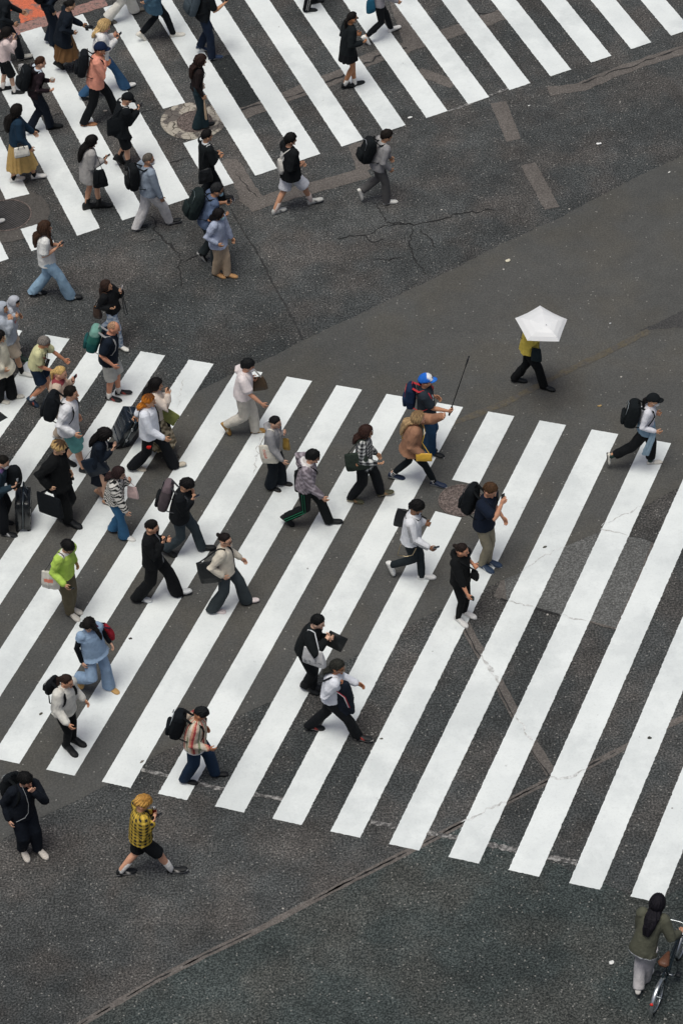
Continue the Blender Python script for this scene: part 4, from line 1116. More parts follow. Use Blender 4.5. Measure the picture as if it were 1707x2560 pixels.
def blotch_conc():
    m, N, L, b = nodes('broken_concrete_collar'); tc = N.new('ShaderNodeTexCoord').outputs['Object']; b.inputs['Roughness'].default_value = .9
    n = tex(N, L, 'ShaderNodeTexNoise', 2.2, 5, tc, .6); r = ramp(N, L, n.outputs['Fac'], [(.50, (.40, .365, .31)), (.54, (.13, .115, .105))])
    v = tex(N, L, 'ShaderNodeTexVoronoi', 5, 0, tc); v.feature = 'DISTANCE_TO_EDGE'; n4 = tex(N, L, 'ShaderNodeTexNoise', 5, 4, tc)
    vm = N.new('ShaderNodeVectorMath'); vm.operation = 'MULTIPLY_ADD'; vm.inputs[1].default_value = (.25, .25, 0); L.new(n4.outputs['Color'], vm.inputs[0]); L.new(tc, vm.inputs[2]); L.new(vm.outputs[0], v.inputs['Vector'])
    r2 = ramp(N, L, v.outputs['Distance'], [(.012, (.12, .11, .10)), (.03, (1, 1, 1))])
    n3 = tex(N, L, 'ShaderNodeTexNoise', 20, 5, tc, .7); r3 = ramp(N, L, n3.outputs['Fac'], [(.3, (.75, .75, .75)), (.7, (1.15, 1.15, 1.15))])
    L.new(mix(N, L, 'MULTIPLY', 1.0, mix(N, L, 'MULTIPLY', 1.0, r.outputs[0], r2.outputs[0]), r3.outputs[0]), b.inputs['Base Color']); return m
c2 = zat('B', 1125, 1195); cc2 = zat('B', 1092, 1188)
manhole('brown iron manhole cover ringed by cracked cream concrete under the standing long-haired woman', V((c2.x, c2.y, 0)), .345, lambda t: .59+.09*max(0, math.cos(t))**2-.02*math.sin(2*t), None, blotch_conc(), V((cc2.x, cc2.y, 0)))
c3 = zat('C', 70, 1252); manhole('dark studded manhole cover in a smooth grey ring at the left edge', V((c3.x, c3.y, 0)), .47, lambda t: .80, grid_mat('studded_iron', 32, (.030, .031, .033), (.10, .092, .088)), asphalt('ring_asphalt', (.078, .072, .068), (.09, .084, .078), .2, .1, .1, .1), V((c3.x, c3.y, 0)))
# ------------------------------------------------------------------ litter
def litter(z, x, y, s, c, label, yaw=0, k=.5):
    p = zat(z, x, y, .012); a = Acc(); n = 9; d1 = V((math.cos(yaw), math.sin(yaw), 0)); d2 = V((-d1.y, d1.x, 0))
    r_ = [random.uniform(.75, 1.15) for _ in range(n)]
    top = [p+d1*s*r_[i]*math.cos(2*math.pi*i/n)+d2*s*k*r_[i]*math.sin(2*math.pi*i/n)+V((0, 0, random.uniform(.004, .02))) for i in range(n)]
    a.v = [tuple(q) for q in top]+[tuple(V((q.x, q.y, .0135))) for q in top]+[tuple(p+V((0, 0, .022))), tuple(V((p.x, p.y, .0135)))]
    for i in range(n): j = (i+1) % n; a.f += [(i, j, 2*n), (n+j, n+i, 2*n+1), (i, n+i, n+j, j)]
    nm = 'fallen_leaf' if 'leaf' in label else 'paper_scrap'
    a.c = [tuple(lin(c))]*len(a.v); o = raw(nm, a, M_FAB, None, p, False); tag(o, label, 'leaf' if nm == 'fallen_leaf' else 'litter', 'leaves on the crossing' if nm == 'fallen_leaf' else 'litter on the road')
litter('U2', 315, 540, .055, '#e8e8e6', 'crumpled white paper scrap just below the upper crossing stripes', .3, .5)
litter('U2', 1180, 660, .05, '#efefee', 'white paper scrap on dark asphalt right of the long sealed patches', .1, .6)
litter('U2', 1503, 792, .035, '#e4e2dc', 'small pale scrap on the smooth road close to the right edge', .8, .4)
litter('U2', 762, 1197, .05, '#d9d2bd', 'cream paper scrap alone on the smooth road above the umbrella', .4, .8)
litter('U2', 860, 486, .028, '#dcdcd8', 'tiny white scrap right of the upper sealed patch', .2, .6)
litter('N', 880, 938, .04, '#b59a6a', 'tan scrap on the smooth road left of the running woman', .1, .4)
litter('N', 968, 235, .02, '#e8e8e8', 'tiny white fleck right of the umbrella', .1, .7)
litter('A', 1180, 1242, .045, '#a9a29a', 'flattened grey scrap between the stripes left of the black-capped walker', .2, .6)
litter('V', 674, 434, .035, '#5a5a52', 'dark curled leaf on the white stripe right of the khaki trousers', .5, .5)
litter('W', 1412, 634, .035, '#3e403c', 'dark curled leaf on a white stripe near the right edge', .1, .7)
litter('P', 95, 1883, .035, '#55524a', 'dark curled leaf on the stripe left of the white-jacketed woman', .6, .6)
litter('P', 1000, 1122, .03, '#4a4844', 'dark leaf on the stripe right of the pale blue outfit', .1, .7)
litter('R', 1115, 77, .04, '#77736a', 'grey-brown curled leaf on the stripe above the blond walker', .7, .4)
litter('O', 1320, 2150, .03, '#5c5a52', 'small brown leaf on the stripe right of the white-shirted man', .0, .4)
litter('X', 1403, 503, .04, '#e6e6e4', 'white fleck of paper on dark asphalt left of the cyclist', .4, .7)
# ------------------------------------------------------------------ the walkers
UPH, LOH = 20, -15                  # walking directions along the upper and the lower crossing
BK, NV, DJ = '#14181b', '#141d2a', '#1c2f45'
PEOPLE = []
def person(**k):
    PEOPLE.append(make_person(k)); return PEOPLE[-1]
def S(n, c, **k): return dict(n=n, c=c, **k)
SNK = ('#e9e9e6', '#d8d8d4'); BLK = ('#15181a', '#101214'); BWS = ('#16191c', '#d9d9d6')
WHITE = '#dfe0e3'
# ---- upper crossing, from the left
p = person(z='A', head=(60, -130), f1=(275, 635, -8), f2=(20, 690, 24), h=UPH, label='person in black jacket and grey sneakers at the top left edge, head out of frame',
    hair=('short', '#15110f'), top=S('jacket', '#161b20', lo=.012), bot=S('trousers', '#171d25', fit='str'), shoe=('#b9b7b0', '#d8d6d0'), lh=('x', 265, 150, .12), rh=('b', .12, -.25, -.02))
p = person(z='A', head=(88, 385), f1=(200, 1030), f2=(70, 985), h=10, nod=25, label='person in pale pink blouse and black knee shorts looking at a blue phone',
    hair=('shoulder', '#14100f'), top=S('blouse', '#e3cfcc', lo=.03, hem=.08), bot=S('shorts', '#15181b', len=1.05, lo=.012), shoe=('#121416', '#0d0f10', 'sneaker'), sock=('#e6e0da', .14), rh=('x', 200, 450, -.1), lh=('x', 190, 410, .06), bw=.9, skin='#cfa78e')
phone(p, 'R', 'blue phone held up by the person in the pale pink blouse', '#26436b', upright=60)
bag(p, 'white fluffy bag hanging behind the knees of the pale pink blouse', ('x', 245, 752, .2), (.16, .16, .12), '#e4e3e0', 'pouch', 'bag', e=.8, rot=0)
p = person(z='A', head=(470, 692), f1=(605, 1415), f2=('C', 318, 412, 30), h=UPH, label='balding man in dark maroon sweater and navy trousers holding a white snack',
    hair=('crop', '#3a2418'), top=S('sweater', '#241a20', lo=.012, collar='#c9d6e4', ct=.468), bot=S('trousers', '#151c28', fit='str'), shoe=('#16191b', '#101214', 'boot'), lh=('x', 578, 930, .04), rh=('b', .2, -.24, .08), skin='#d3a287', nod=6)
backpack(p, 'black backpack with dangling strap on the man in the maroon sweater', '#12161a', (.30, .50, .19))
q = Acc(); c0 = p.palm[0][0]+V((0, 0, .03)); q.ell(c0, V((.035, 0, 0)), V((0, .03, 0)), V((0, 0, .05)), 10, 8, lin('#ece7dc')); tag(raw('wrapped_snack', q, M_FAB, None, c0), 'white wrapped snack in the hand of the man in the maroon sweater', 'food')
p = person(z='A', head=(808, 62), f1=(905, 750, 0), f2=(672, 735, 48), h=12, label='person with dark bun in long navy coat over brown skirt, holding a camera',
    hair=('bun', '#141110'), top=S('coat', '#141c26', lo=.035, hem=.30, fl=.04), bot=S('skirt', '#7a5a3b', len=.62, fl=.045, pl=15, sp=.7), shoe=('#121416', '#0d0f10', 'boot'), lh=('x', 945, 300, .1), rh=('b', .15, -.22, .05), bw=.92, yaw=10)
q = Acc(); c0 = p.palm[0][0]; q.box(c0+p.ft*.03, p.ft*.03, p.lt*.07, V((0, 0, .045)), lin('#14171a')); q.tube([c0+p.ft*.05, c0+p.ft*.15], [.035, .038], 12, p.lt, col=lin('#101214')); tag(raw('camera', q, M_PLA, None, c0), 'black camera with a lens held by the person in the long navy coat', 'camera')
p = person(z='A', head=(705, -190), f1=(640, 478), f2=(580, 430, 20), h=UPH, label='person in wide navy trousers at the top edge behind the navy coat and brown skirt',
    hair=('short', '#181412'), top=S('shirt', '#18212c', lo=.015), bot=S('trousers', '#18222f', fit='wide'), shoe=BLK)
backpack(p, 'black backpack half cut by the top edge of the photo above the wide navy trousers', '#13171b', (.30, .48, .2), t0=.26)
p = person(z='A', head=(1182, 268), f1=(1432, 958, -6), f2=(992, 1062, 20), h=10, label='blonde woman in white hoodie and blue flared jeans looking at her phone', hair=('shoulder', '#c8a977', '#a98c60'),
    top=S('hoodie', '#e2e2e2', lo=.035, hood=1, hem=.12), bot=S('jeans', '#36597c', fit='flare', fade=.5), shoe=SNK, lh=('x', 1300, 420, .12), rh=('x', 1330, 450, .0), nod=20, bw=.95, skin='#d9a286', yaw=-15)
phone(p, 'R', 'black phone held by the blonde woman in the white hoodie', '#14181d', upright=55)
p = person(z='A', head=(1140, 520), f1=(990, 1382), f2=('B', 395, 1105, -5), h=5, label='man in coral shirt and navy cap with arms folded, black trousers and flip-flops', hair=('short', '#1a1513'),
    cap=('#15233f', '#15233f'), top=S('shirt', '#e39b86', lo=.03, hem=.13), bot=S('trousers', '#14171b', fit='str'), shoe=('#b07c58', '#8a6144', 'sandal'), rh=('x', 1195, 690, .0), lh=('b', .22, -.02, .28), rhp=(-.6, .8, -.3), skin='#c48f70')
backpack(p, 'black backpack on the man in the coral shirt', '#14181d', (.30, .50, .19))
p = person(z='B', head=(470, -500), f1=(562, 98), f2=(300, 195, 30), h=12, label='person in white trousers and grey shoes, cut off by the top edge at the waist', hair=('short', '#181412'), top=S('shirt', '#cfcfcb', lo=.02), bot=S('trousers', '#d8d5ce', fit='wide'), shoe=('#6a665e', '#4b4944'))
p = person(z='B', head=(800, -330), f1=(950, 338), f2=(612, 358, 48), h=UPH-4, label='person in long slate-blue jacket, slim black trousers and white sneakers under the top edge', hair=('short', '#181412'),
    top=S('jacket', '#4c6b7f', lo=.03, hem=.26, fl=.03), bot=S('trousers', '#14181d', fit='slim', crop=.03), shoe=('#e6e2d8', '#dad6cc'))
backpack(p, 'navy backpack above the slate-blue jacket at the top edge', '#161f2e', (.30, .46, .19), t0=.22)
p = person(z='B', head=(1290, -150), f1=(1325, 560), f2=(1200, 470, 30), h=UPH, label='man in black T-shirt and dark jeans raising a phone beside the top edge, grey backpack', hair=('short', '#181412'),
    top=S('t_shirt', '#15191d', lo=.02, sl='S'), bot=S('jeans', '#192436', fit='str', fade=.3), shoe=('#2a3a55', '#d8d8d4'), rh=('x', 1440, 45, -.12), lh=('b', .3, .1, .3), skin='#c99673')
backpack(p, 'grey backpack with dark straps on the man in the black T-shirt', '#47525a', (.32, .52, .20), trim='#1d2226', pocket='#3b454c', t0=.26)
phone(p, 'R', 'phone held up at the top edge by the man in the black T-shirt', '#191c22', upright=75)
p = person(z='B', head=(1192, 590), f1=(1245, 1215), f2=(1190, 1240), h=8, H=1.62, label='woman with long brown hair in black lace top standing on the manhole cover', hair=('wavy', '#2a1b17'),
    top=S('lace_top', '#221a1a', lo=.0, hem=.04, fold=.005), bot=S('jeans', '#22333a', fit='flare', fade=.25), shoe=('#16191b', '#0f1112'), rh=('b', .10, -.2, -.13), lh=('b', .10, .2, -.1), bw=.88, lean=2)
bag(p, 'small black bag on the hip of the long-haired woman on the manhole', ('x', 1125, 835, .12), (.20, .15, .09), '#161b20', 'shoulder_bag', 'bag', strap='xR', e=.7, sw=.008)
q = Acc(); c0 = p.palm[1][0]; q.tube([c0+V((0, 0, .02)), c0-V((0, 0, .16)), c0-V((0, 0, .34)), c0-V((0, 0, .50))], [.018, .032, .042, .045], 10, p.lt, .55, lin('#c9b094')); tag(raw('folded_cloth', q, M_FAB, None, c0), 'long beige folded cloth hanging from the hand of the woman on the manhole', 'cloth')
p = person(z='B', head=(478, 965), f1=('C', 1180, 708, 42), f2=('C', 1300, 775, -4), h=UPH-6, nod=30, label='person in black cap, black shirt and black shorts typing on a phone, white-marked socks', hair=('short', '#141110'),
    cap=('#14171a', '#14171a'), top=S('shirt', '#14181c', lo=.04, hem=.16, fl=.03, collar='#d8d8d6', ct=.478), bot=S('shorts', '#15181c', len=.95, lo=.02), shoe=('#131517', '#0e1011', 'boot'), sock=('#25282a', .17), rh=('x', 590, 1090, -.05), lh=('x', 545, 1110, .12), skin='#cc9c80')
phone(p, 'R', 'black phone in the hands of the person in the black cap', '#121519', upright=30)
bag(p, 'large black shoulder bag behind the person in the black cap', ('x', 345, 1235, -.12), (.34, .36, .16), '#13171b', 'shoulder_bag', 'bag', strap='R', e=.6)
p = person(z='C', head=(168, 205), f1=(168, 892), f2=(378, 862, -5), h=12, H=1.6, label='woman in dark denim jacket and long mustard skirt with white sneakers', hair=('long', '#15110f'), yaw=25,
    top=S('denim_jacket', '#1d3346', lo=.035, hem=.08), bot=S('skirt', '#c3a267', len=.66, fl=.055, pl=11, sp=.8), shoe=('#e8e6e2', '#dcdad6'), sock=('#16191c', .06), lh=('x', 345, 450, .18), rh=('x', 305, 615, -.26), bw=.92)
r = bag(p, 'white handbag with black corners carried by the woman in the mustard skirt', ('x', 216, 625, -.3), (.29, .22, .10), '#e2dfd6', 'handbag', 'bag', e=.35, mat=M_LEA, band=(.03, '#1a1a1a'), taper=.9, amp=.003)
handles(r, r.location.copy(), p, .24, .20, '#181818')
p = person(z='C', head=(908, 515), f1=(885, 1160), f2=(1015, 1150), h=UPH-8, H=1.6, label='woman with very long black hair in pale grey knit top and chunky black boots', hair=('long', '#100d0d'), hx=-.03,
    top=S('cardigan', '#a9a6a4', lo=.035, hem=.27, fl=.02), bot=S('shorts', '#1a1b1d', len=.5), shoe=('#121416', '#0d0f10', 'boot'), rh=('x', 1030, 725, -.06), lh=('x', 1010, 735, .1), bw=.88, skin='#c79578', nod=20)
phone(p, 'R', 'pale phone held by the woman with very long black hair', '#b9b4ae', upright=25)
bag(p, 'black tote bag at the hip of the woman in the pale grey knit', ('x', 980, 885, -.26), (.30, .40, .12), '#15181c', 'tote_bag', 'bag', strap='R', e=.5, taper=.7)
p = person(z='D', head=(475, 460), f1=(395, 1130), f2=(718, 1068, -14), h=UPH-5, label='grey-haired man in open grey-blue jacket and white trousers with a white face mask', hair=('crop', '#5c5650'), mask='#dcdcdc', fat=.015,
    top=S('jacket', '#8a96a5', lo=.03, hem=.10, inner='#a98d92', iw=.05, io=-.02), bot=S('trousers', '#d8d6d6', fit='loose'), shoe=BWS, rh=('x', 615, 872, -.24), lh=('b', -.05, .26, -.06), skin='#b98b70')
backpack(p, 'black backpack on the grey-haired man in white trousers', '#14171a', (.30, .52, .21))
p = person(z='D', head=(1048, 232), f1=(965, 880, 58), f2=(1225, 842, -5), h=UPH, label='man in black suit with white shirt collar behind the man in the blue mask', hair=('short', '#141112'),
    top=S('suit_jacket', '#15191c', lo=.022, hem=.17, collar='#d9dde0', ct=.472), bot=S('trousers', '#15191d', fit='str'), shoe=('#131517', '#0d0f10'), lh=('x', 1180, 440, .0), rh=('x', 1165, 445, -.02), lhp=(-.5, .8, -.4), rhp=(-.5, .8, -.4))
bag(p, 'black briefcase hanging behind the man in the black suit', ('x', 1032, 622, -.22), (.30, .30, .12), '#14171b', 'briefcase', 'bag', strap='R', e=.45, mat=M_LEA)
p = person(z='D', head=(1168, 745), f1=(1010, 1415, 62), f2=(1180, 1500, -3), h=UPH-8, label='man in blue T-shirt with pale blue face mask holding a grey phone, large black backpack', hair=('short', '#222325'), mask='#9fc3d2', glass='#22262a',
    top=S('t_shirt', '#55647f', lo=.018, sl='S'), bot=S('trousers', '#32393b', fit='str'), shoe=BWS, lh=('x', 1255, 905, .16), rh=('b', .25, -.15, .15), skin='#b88768')
backpack(p, 'large black backpack with green tint on the man in the blue mask', '#1b2526', (.33, .56, .24), strap='#14181b', trim='#5a6668')
phone(p, 'L', 'grey phone held out by the man in the blue T-shirt', '#6c6c70', upright=10)
p = person(z='D', head=(1165, 1008), f1=(1165, 1592), f2=(1275, 1598), h=-25, H=1.58, label='woman with black bob in pale blue shirt and beige trousers, blue mask and tan shoes', hair=('bob', '#151214'), mask='#a8cdd8', bw=.92, yaw=20,
    top=S('shirt', '#a5aec4', lo=.04, hem=.16, fl=.02), bot=S('trousers', '#b9a48c', fit='loose'), shoe=('#b98d5f', '#c9a983'), lh=('x', 1325, 1300, .22), rh=('b', .1, -.22, -.02))
p = person(z='E', head=(412, 182), f1=(300, 888), f2=(652, 790, -12), h=UPH-3, label='young man in oversized black T-shirt and white shorts with chunky grey sneakers', hair=('bangs', '#101010'), fat=.01,
    top=S('t_shirt', '#14171a', lo=.045, hem=.15, sl='3', spots=((.0, .3, .10, .09, '#d5d5d2', -1),)), bot=S('shorts', '#d6d8e0', len=.95, lo=.03), shoe=('#b9b9b6', '#dcdcd8', 'sneaker', '#4b4d50'), sock=('#d9c9c2', .16), rh=('x', 520, 470, -.08), lh=('x', 520, 440, .1), skin='#cd9a7d')
bag(p, 'pale grey sling bag on the back of the young man in white shorts', ('x', 325, 445, .0), (.14, .30, .22), '#cfccc6', 'sling_bag', 'bag', strap='xR', e=.75, trimc='#303236')
p = person(z='E', head=(1362, 165), f1=(1108, 722, 75, .10), f2=(1388, 800), h=UPH-5, lean=10, label='man in grey jacket and grey trousers hurrying with a big black backpack and white sneakers', hair=('curly', '#1e1815'), w=.75,
    top=S('jacket', '#8f8e90', lo=.03, hem=.12, collar='#a3a2a2'), bot=S('trousers', '#5c5b5b', fit='str'), shoe=('#e4e2dc', '#e6e4de'), sock=('#1d2735', .1), lh=('x', 1425, 430, .2), rh=('x', 1392, 512, -.2))
backpack(p, 'big black hiking backpack on the hurrying man in grey', '#14181b', (.32, .54, .26), trim='#8b9096')
p = person(z='T', head=(835, 195), f1=(785, 985, 8), f2=(893, 960), h=UPH, H=1.62, label='woman with long black ponytail in black jacket and mini skirt, white socks, near top centre', hair=('pony', '#14100f'), glass='#17191b',
    top=S('jacket', '#181d20', lo=.03, hem=.14), bot=S('skirt', '#14171a', len=.30, fl=.03, pl=7), shoe=('#14171a', '#0e1011'), sock=('#e4e2dd', .10), bw=.9, skin='#b27c58', rh=('b', .22, -.2, .1), lh=('b', .22, .1, .12), yaw=10)
p = person(z='T', head=(1180, -330), f1=(998, 462, 55), f2=(1312, 328, -6), h=UPH, label='person in grey top and slim black trousers striding with white sneakers at the top edge', hair=('short', '#181412'),
    top=S('shirt', '#98959b', lo=.025), bot=S('trousers', '#14171b', fit='slim', crop=.04), shoe=('#e9e7e3', '#e3e1dc'))
bag(p, 'teal bag hanging behind the grey top at the top edge', ('x', 1045, 70, -.15), (.20, .30, .12), '#245a74', 'shoulder_bag', 'bag', strap='R', e=.75)
p = person(z='T', head=(390, -650), f1=(345, 112), f2=(425, 12), h=UPH-10, label='black trousers with white side stripe on a person cut off by the top edge', hair=('short', '#181412'), top=S('shirt', '#181d22', lo=.02), bot=S('trousers', '#14171b', fit='str', side='#d5d5d5'), shoe=('#15181b', '#101214'))
# ---- between the crossings
p = person(z='F', head=(508, 215), f1=(432, 938, 12), f2=(825, 990, -6), h=-2, label='woman in white T-shirt and wide pale blue jeans, long brown hair, striped black sneakers', hair=('wavy', '#3b281d'), front_hair=(-1,), yaw=15,
    top=S('t_shirt', '#dcdcda', lo=.03, hem=.14, sl='S', spots=((-.05, .27, .07, .08, '#a7986f', 1),)), bot=S('jeans', '#8aa6bd', fit='wide', fade=.25), shoe=('#16191c', '#15181a', 'sneaker', '#d8d8d4'), rh=('x', 660, 475, -.08), lh=('x', 690, 440, .06), bw=.92, skin='#cf9d80', nod=0)
bag(p, 'small black crossbody bag under the arm of the woman in the white T-shirt', ('x', 515, 460, -.12), (.12, .16, .07), '#17191d', 'crossbody_bag', 'bag', strap='xL', e=.5, sw=.008)
phone(p, 'R', 'small black phone in both hands of the woman in the white T-shirt', '#14171b', upright=20)
p = person(z='F', head=(1170, 900), f1=('G', 1182, 440, 45), f2=('G', 1415, 592, -4), h=-32, H=1.6, lean=-4, ls=3, w=.8, label='smiling woman in black sweater taking a selfie with her arm raised, light acid-wash jeans', hair=('long', '#31231d'), yaw=25, nod=-4,
    top=S('sweater', '#15171a', lo=.03, hem=.06), bot=S('jeans', '#a9b6c6', fit='str', pat=mottle('#7f92ab', '#c4ccd6', 40)), shoe=('#dad8d2', '#d0cec8'), lh=('x', 1395, 950, .10), rh=('b', .12, -.2, .12), bw=.92)
phone(p, 'L', 'phone with wrist strap held up for a selfie by the woman in the black sweater', '#c9c2c4', upright=85)
q = Acc(); c0 = p.palm[0][0]; q.tube([c0+p.lt*.01, c0-V((0, 0, .25))+p.f*.015, c0-V((0, 0, .50))+p.f*.02, c0-V((0, 0, .54))+p.f*.055, c0-V((0, 0, .50))+p.f*.085, c0-V((0, 0, .25))+p.f*.05, c0+p.f*.03], .008, 6, col=lin('#22262a')); tag(raw('wrist_strap', q, M_FAB, None, c0), 'long black looped strap dangling from the selfie phone', 'strap')
bag(p, 'brown shoulder bag behind the woman taking a selfie', ('x', 1092, 1170, -.02), (.20, .26, .14), '#3a2a22', 'shoulder_bag', 'bag', strap='R', e=.6, mat=M_LEA, trimc='#9c6a3c')
# ---- lower crossing, left group
p = person(z='G', head=(22, 150), f1=(300, 898, -4), f2=(80, 800, 30), h=LOH+6, label='person in pale grey hooded sweatshirt with hood up at the left edge, elbow out', hair=('short', '#141110'), hood=1,
    top=S('hoodie', '#a9b0bb', lo=.04, hem=.14), bot=S('shorts', '#b6a898', len=1.0, lo=.02), shoe=('#d6d6d0', '#c6c6c0'), sock=('#17191c', .13), rh=('x', 165, 285, -.12), lh=('b', .2, .2, .2))
p = person(z='G', head=(172, 195), f1=(245, 712), f2=(165, 660), h=LOH, H=1.62, label='person in pale grey hood and beige shorts holding a hand to the face', hair=('bangs', '#121012'), hood=1,
    top=S('hoodie', '#b3b6be', lo=.045, hem=.20, spots=((-.06, .18, .05, .11, '#b9585a', 1), (-.02, .14, .03, .06, '#c8a24a', 1))), bot=S('shorts', '#c5b19d', len=1.0, lo=.02), shoe=('#31413a', '#2f9a4a'), rh=('x', 168, 262, -.08), lh=('b', .15, .22, .0))
p = person(z='G', head=(0, 470), f1=(185, 1150, -4), f2=(25, 1205), h=LOH, H=1.62, label='woman in loose cream jacket and wide black trousers at the left edge', hair=('long', '#120f0f'),
    top=S('jacket', '#d8d3c3', lo=.07, hem=.18, fl=.08), bot=S('trousers', '#14171a', fit='wide'), shoe=('#d5d1c6', '#cbc7bc'), bw=.92)
p = person(z='G', head=(525, 555), f1=(385, 1218, 42), f2=(640, 1150), h=LOH+4, label='older woman with short grey hair in pale yellow blouse and navy shorts, camera strap across', hair=('bangs', '#7b7570'), glass='#3a2c28', bw=.95, fat=.015,
    top=S('blouse', '#cfcda0', lo=.022, hem=.05, sl='S'), bot=S('shorts', '#19273a', len=.78, lo=.02), shoe=('#2b3c50', '#20262c', 'sneaker', '#b0573f'), sock=('#d5dade', .10), lh=('x', 815, 790, .2), rh=('x', 620, 885, -.12), skin='#c58a6c')
q = Acc(); q.tube([surf(p, -.10, .20, 1), surf(p, -.07, .36, 1), tl(p, -.02, -.085, .478), tl(p, -.02, .085, .478), surf(p, .05, .36, 1), surf(p, .0, .20, 1), surf(p, -.02, .12, 1)], .014, 6, p.lt, .4, lin('#191b1e')); q.tube([surf(p, -.14, .36, 1), surf(p, -.05, .26, 1), surf(p, .06, .17, 1)], .013, 6, p.lt, .5, lin('#7b2c2e')); c0 = surf(p, -.02, .14, 1, .03); q.box(c0, p.ft*.03, p.lt*.06, p.t*.04, lin('#1a1c20')); tag(raw('camera', q, M_PLA, None, c0), 'camera on a black and red neck strap over the pale yellow blouse', 'camera')
p = person(z='G', head=(712, 868), f1=('I', 832, 245, 5), f2=('I', 700, 150, 25), h=LOH+4, H=1.6, label='blonde woman in beige top with a red scarf, mostly hidden behind the man in white', hair=('pony', '#c5a56a'), bw=.95,
    top=S('top', '#c9b5a4', lo=.03, hem=.1, collar='#8d4249', ct=.42), bot=S('trousers', '#b9a999', fit='str'), shoe=('#e4e2de', '#dcdad6'), lh=('x', 880, 1000, .12), rh=('b', .25, -.1, .2), skin='#dba78b')
phone(p, 'L', 'reddish phone held up by the blonde woman with the red scarf', '#8d4a4e', upright=80)
p = person(z='H', head=(398, 370), f1=('I', 1010, 545, 0), f2=('I', 790, 440, 28), h=LOH, label='bearded man in white sweatshirt and teal shorts with a black backpack', hair=('short', '#17130f'), beard=.35,
    top=S('sweatshirt', '#dfe0e4', lo=.035, hem=.12), bot=S('shorts', '#5f9796', len=.95, lo=.02), shoe=('#17191c', '#d5d5d0'), rh=('x', 420, 840, -.26), lh=('b', .06, .26, -.04), skin='#d3a083', yaw=5, nod=-2)
backpack(p, 'smooth black backpack on the man in the white sweatshirt and teal shorts', '#12161b', (.31, .50, .22))
p = person(z='G', head=(1322, 365), f1=(1305, 1185), f2=(1420, 1112, -4), h=LOH+5, H=1.74, label='bald man in navy T-shirt and light grey shorts with black sneakers', hair=('bald', '#a98469'), fat=.02,
    top=S('t_shirt', '#151e2b', lo=.022, hem=.13, sl='S'), bot=S('shorts', '#b4b4b0', len=.98, lo=.02), shoe=('#16181c', '#d9d5d2', 'sneaker', '#a8473f'), sock=('#dedcd8', .09), rh=('x', 1305, 835, -.26), lh=('b', .0, .27, -.05), skin='#cd9074')
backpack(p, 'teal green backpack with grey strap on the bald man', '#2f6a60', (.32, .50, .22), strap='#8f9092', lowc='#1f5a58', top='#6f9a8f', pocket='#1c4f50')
p = person(z='H', head=(1150, 475), f1=(1040, 1132, 8), f2=(1425, 1100, -12), h=LOH+6, label='person with orange hair in white sweatshirt and wide black trousers pulling a suitcase', hair=('mullet', '#b96f24', '#6a3c18'),
    top=S('sweatshirt', '#dde1ea', lo=.04, hem=.11), bot=S('trousers', '#14171c', fit='wide'), shoe=('#c9bfae', '#b9b2a4', 'flat'), rh=('x', 1312, 872, -.24), lh=('b', -.28, .27, -.02), grip='L')
bag(p, 'black crossbody bag hanging at the front of the orange-haired walker', ('x', 1235, 830, .02), (.24, .20, .09), '#15181d', 'crossbody_bag', 'bag', strap='xL', e=.6, sw=.014)
q = Acc(); c0 = zat('H', 1145, 935, p.pel.z-.05); c0 = place(p, ('x', 1145, 935, -.24)); q.ell(c0, p.f*.04, p.l*.02, V((0, 0, .038)), 9, 6, lin('#c22a26')); q.ell(c0+p.f*.03+V((0, 0, .02)), p.f*.02, p.l*.014, V((0, 0, .02)), 8, 5, lin('#d03a30')); tag(raw('red_charm', q, M_FAB, None, c0), 'bright red charm hanging at the hip of the orange-haired walker', 'charm')
b0, b1 = zat('H', 860, 850, .06), zat('H', 985, 610, .62); hn = p.palm[0][0]
suitcase('dark navy suitcase with silver trim tilted behind the orange-haired walker', b0, b1, p.l*-1+p.f*.55, (.40, .24), '#17202b', '#a9b0b5', hn)
p = person(z='H', head=(1218, 310), f1=(1360, 1010), f2=(1230, 940, 20), h=LOH+10, H=1.6, label='woman with long black hair in cream blouse and camouflage skirt holding a phone up', hair=('long', '#100d0e'),
    top=S('blouse', '#d3c6bb', lo=.035, hem=.06), bot=S('skirt', '#6e6350', len=.72, fl=.07, pat=mottle('#5d5342', '#b3a68e', 34)), shoe=('#2a2826', '#1b1a19', 'flat'), rh=('x', 1370, 410, -.08), lh=('b', .22, .12, .22), bw=.9)
phone(p, 'R', 'black phone held up by the woman in the camouflage skirt', '#101318', upright=65)
bag(p, 'olive green flat shopping bag under the arm of the woman in the cream blouse', ('x', 1335, 620, -.1), (.36, .32, .05), '#7a7f4a', 'shopping_bag', 'bag', e=.25, rot=-20, tilt=28, taper=1.0, amp=.003)
bag(p, 'black bag beside the olive green shopping bag', ('x', 1290, 670, -.02), (.24, .26, .10), '#17191c', 'shoulder_bag', 'bag', strap='L', e=.6)
p = person(z='I', head=(690, 240), f1=(835, 1150, -2), f2=(740, 1085, 25), h=LOH-8, nod=22, label='person with two-tone blond hair in long black coat carrying a flat black bag', hair=('bangs', '#c1a06c', '#4a3826'), skin='#d8ab8c',
    top=S('coat', '#101214', lo=.05, hem=.13, fl=.02), bot=S('trousers', '#101214', fit='loose'), shoe=('#121519', '#0d0f12', 'boot'), rh=('x', 560, 762, -.28), lh=('x', 795, 560, .2), grip='R', rhp=(-.15, .25, -.8))
bag(p, 'flat black document bag in the hand of the person with two-tone hair', ('x', 580, 935, -.32), (.42, .42, .08), '#11161b', 'document_bag', 'bag', strap='hR', e=.22, taper=1.0, amp=.003, rot=-8)
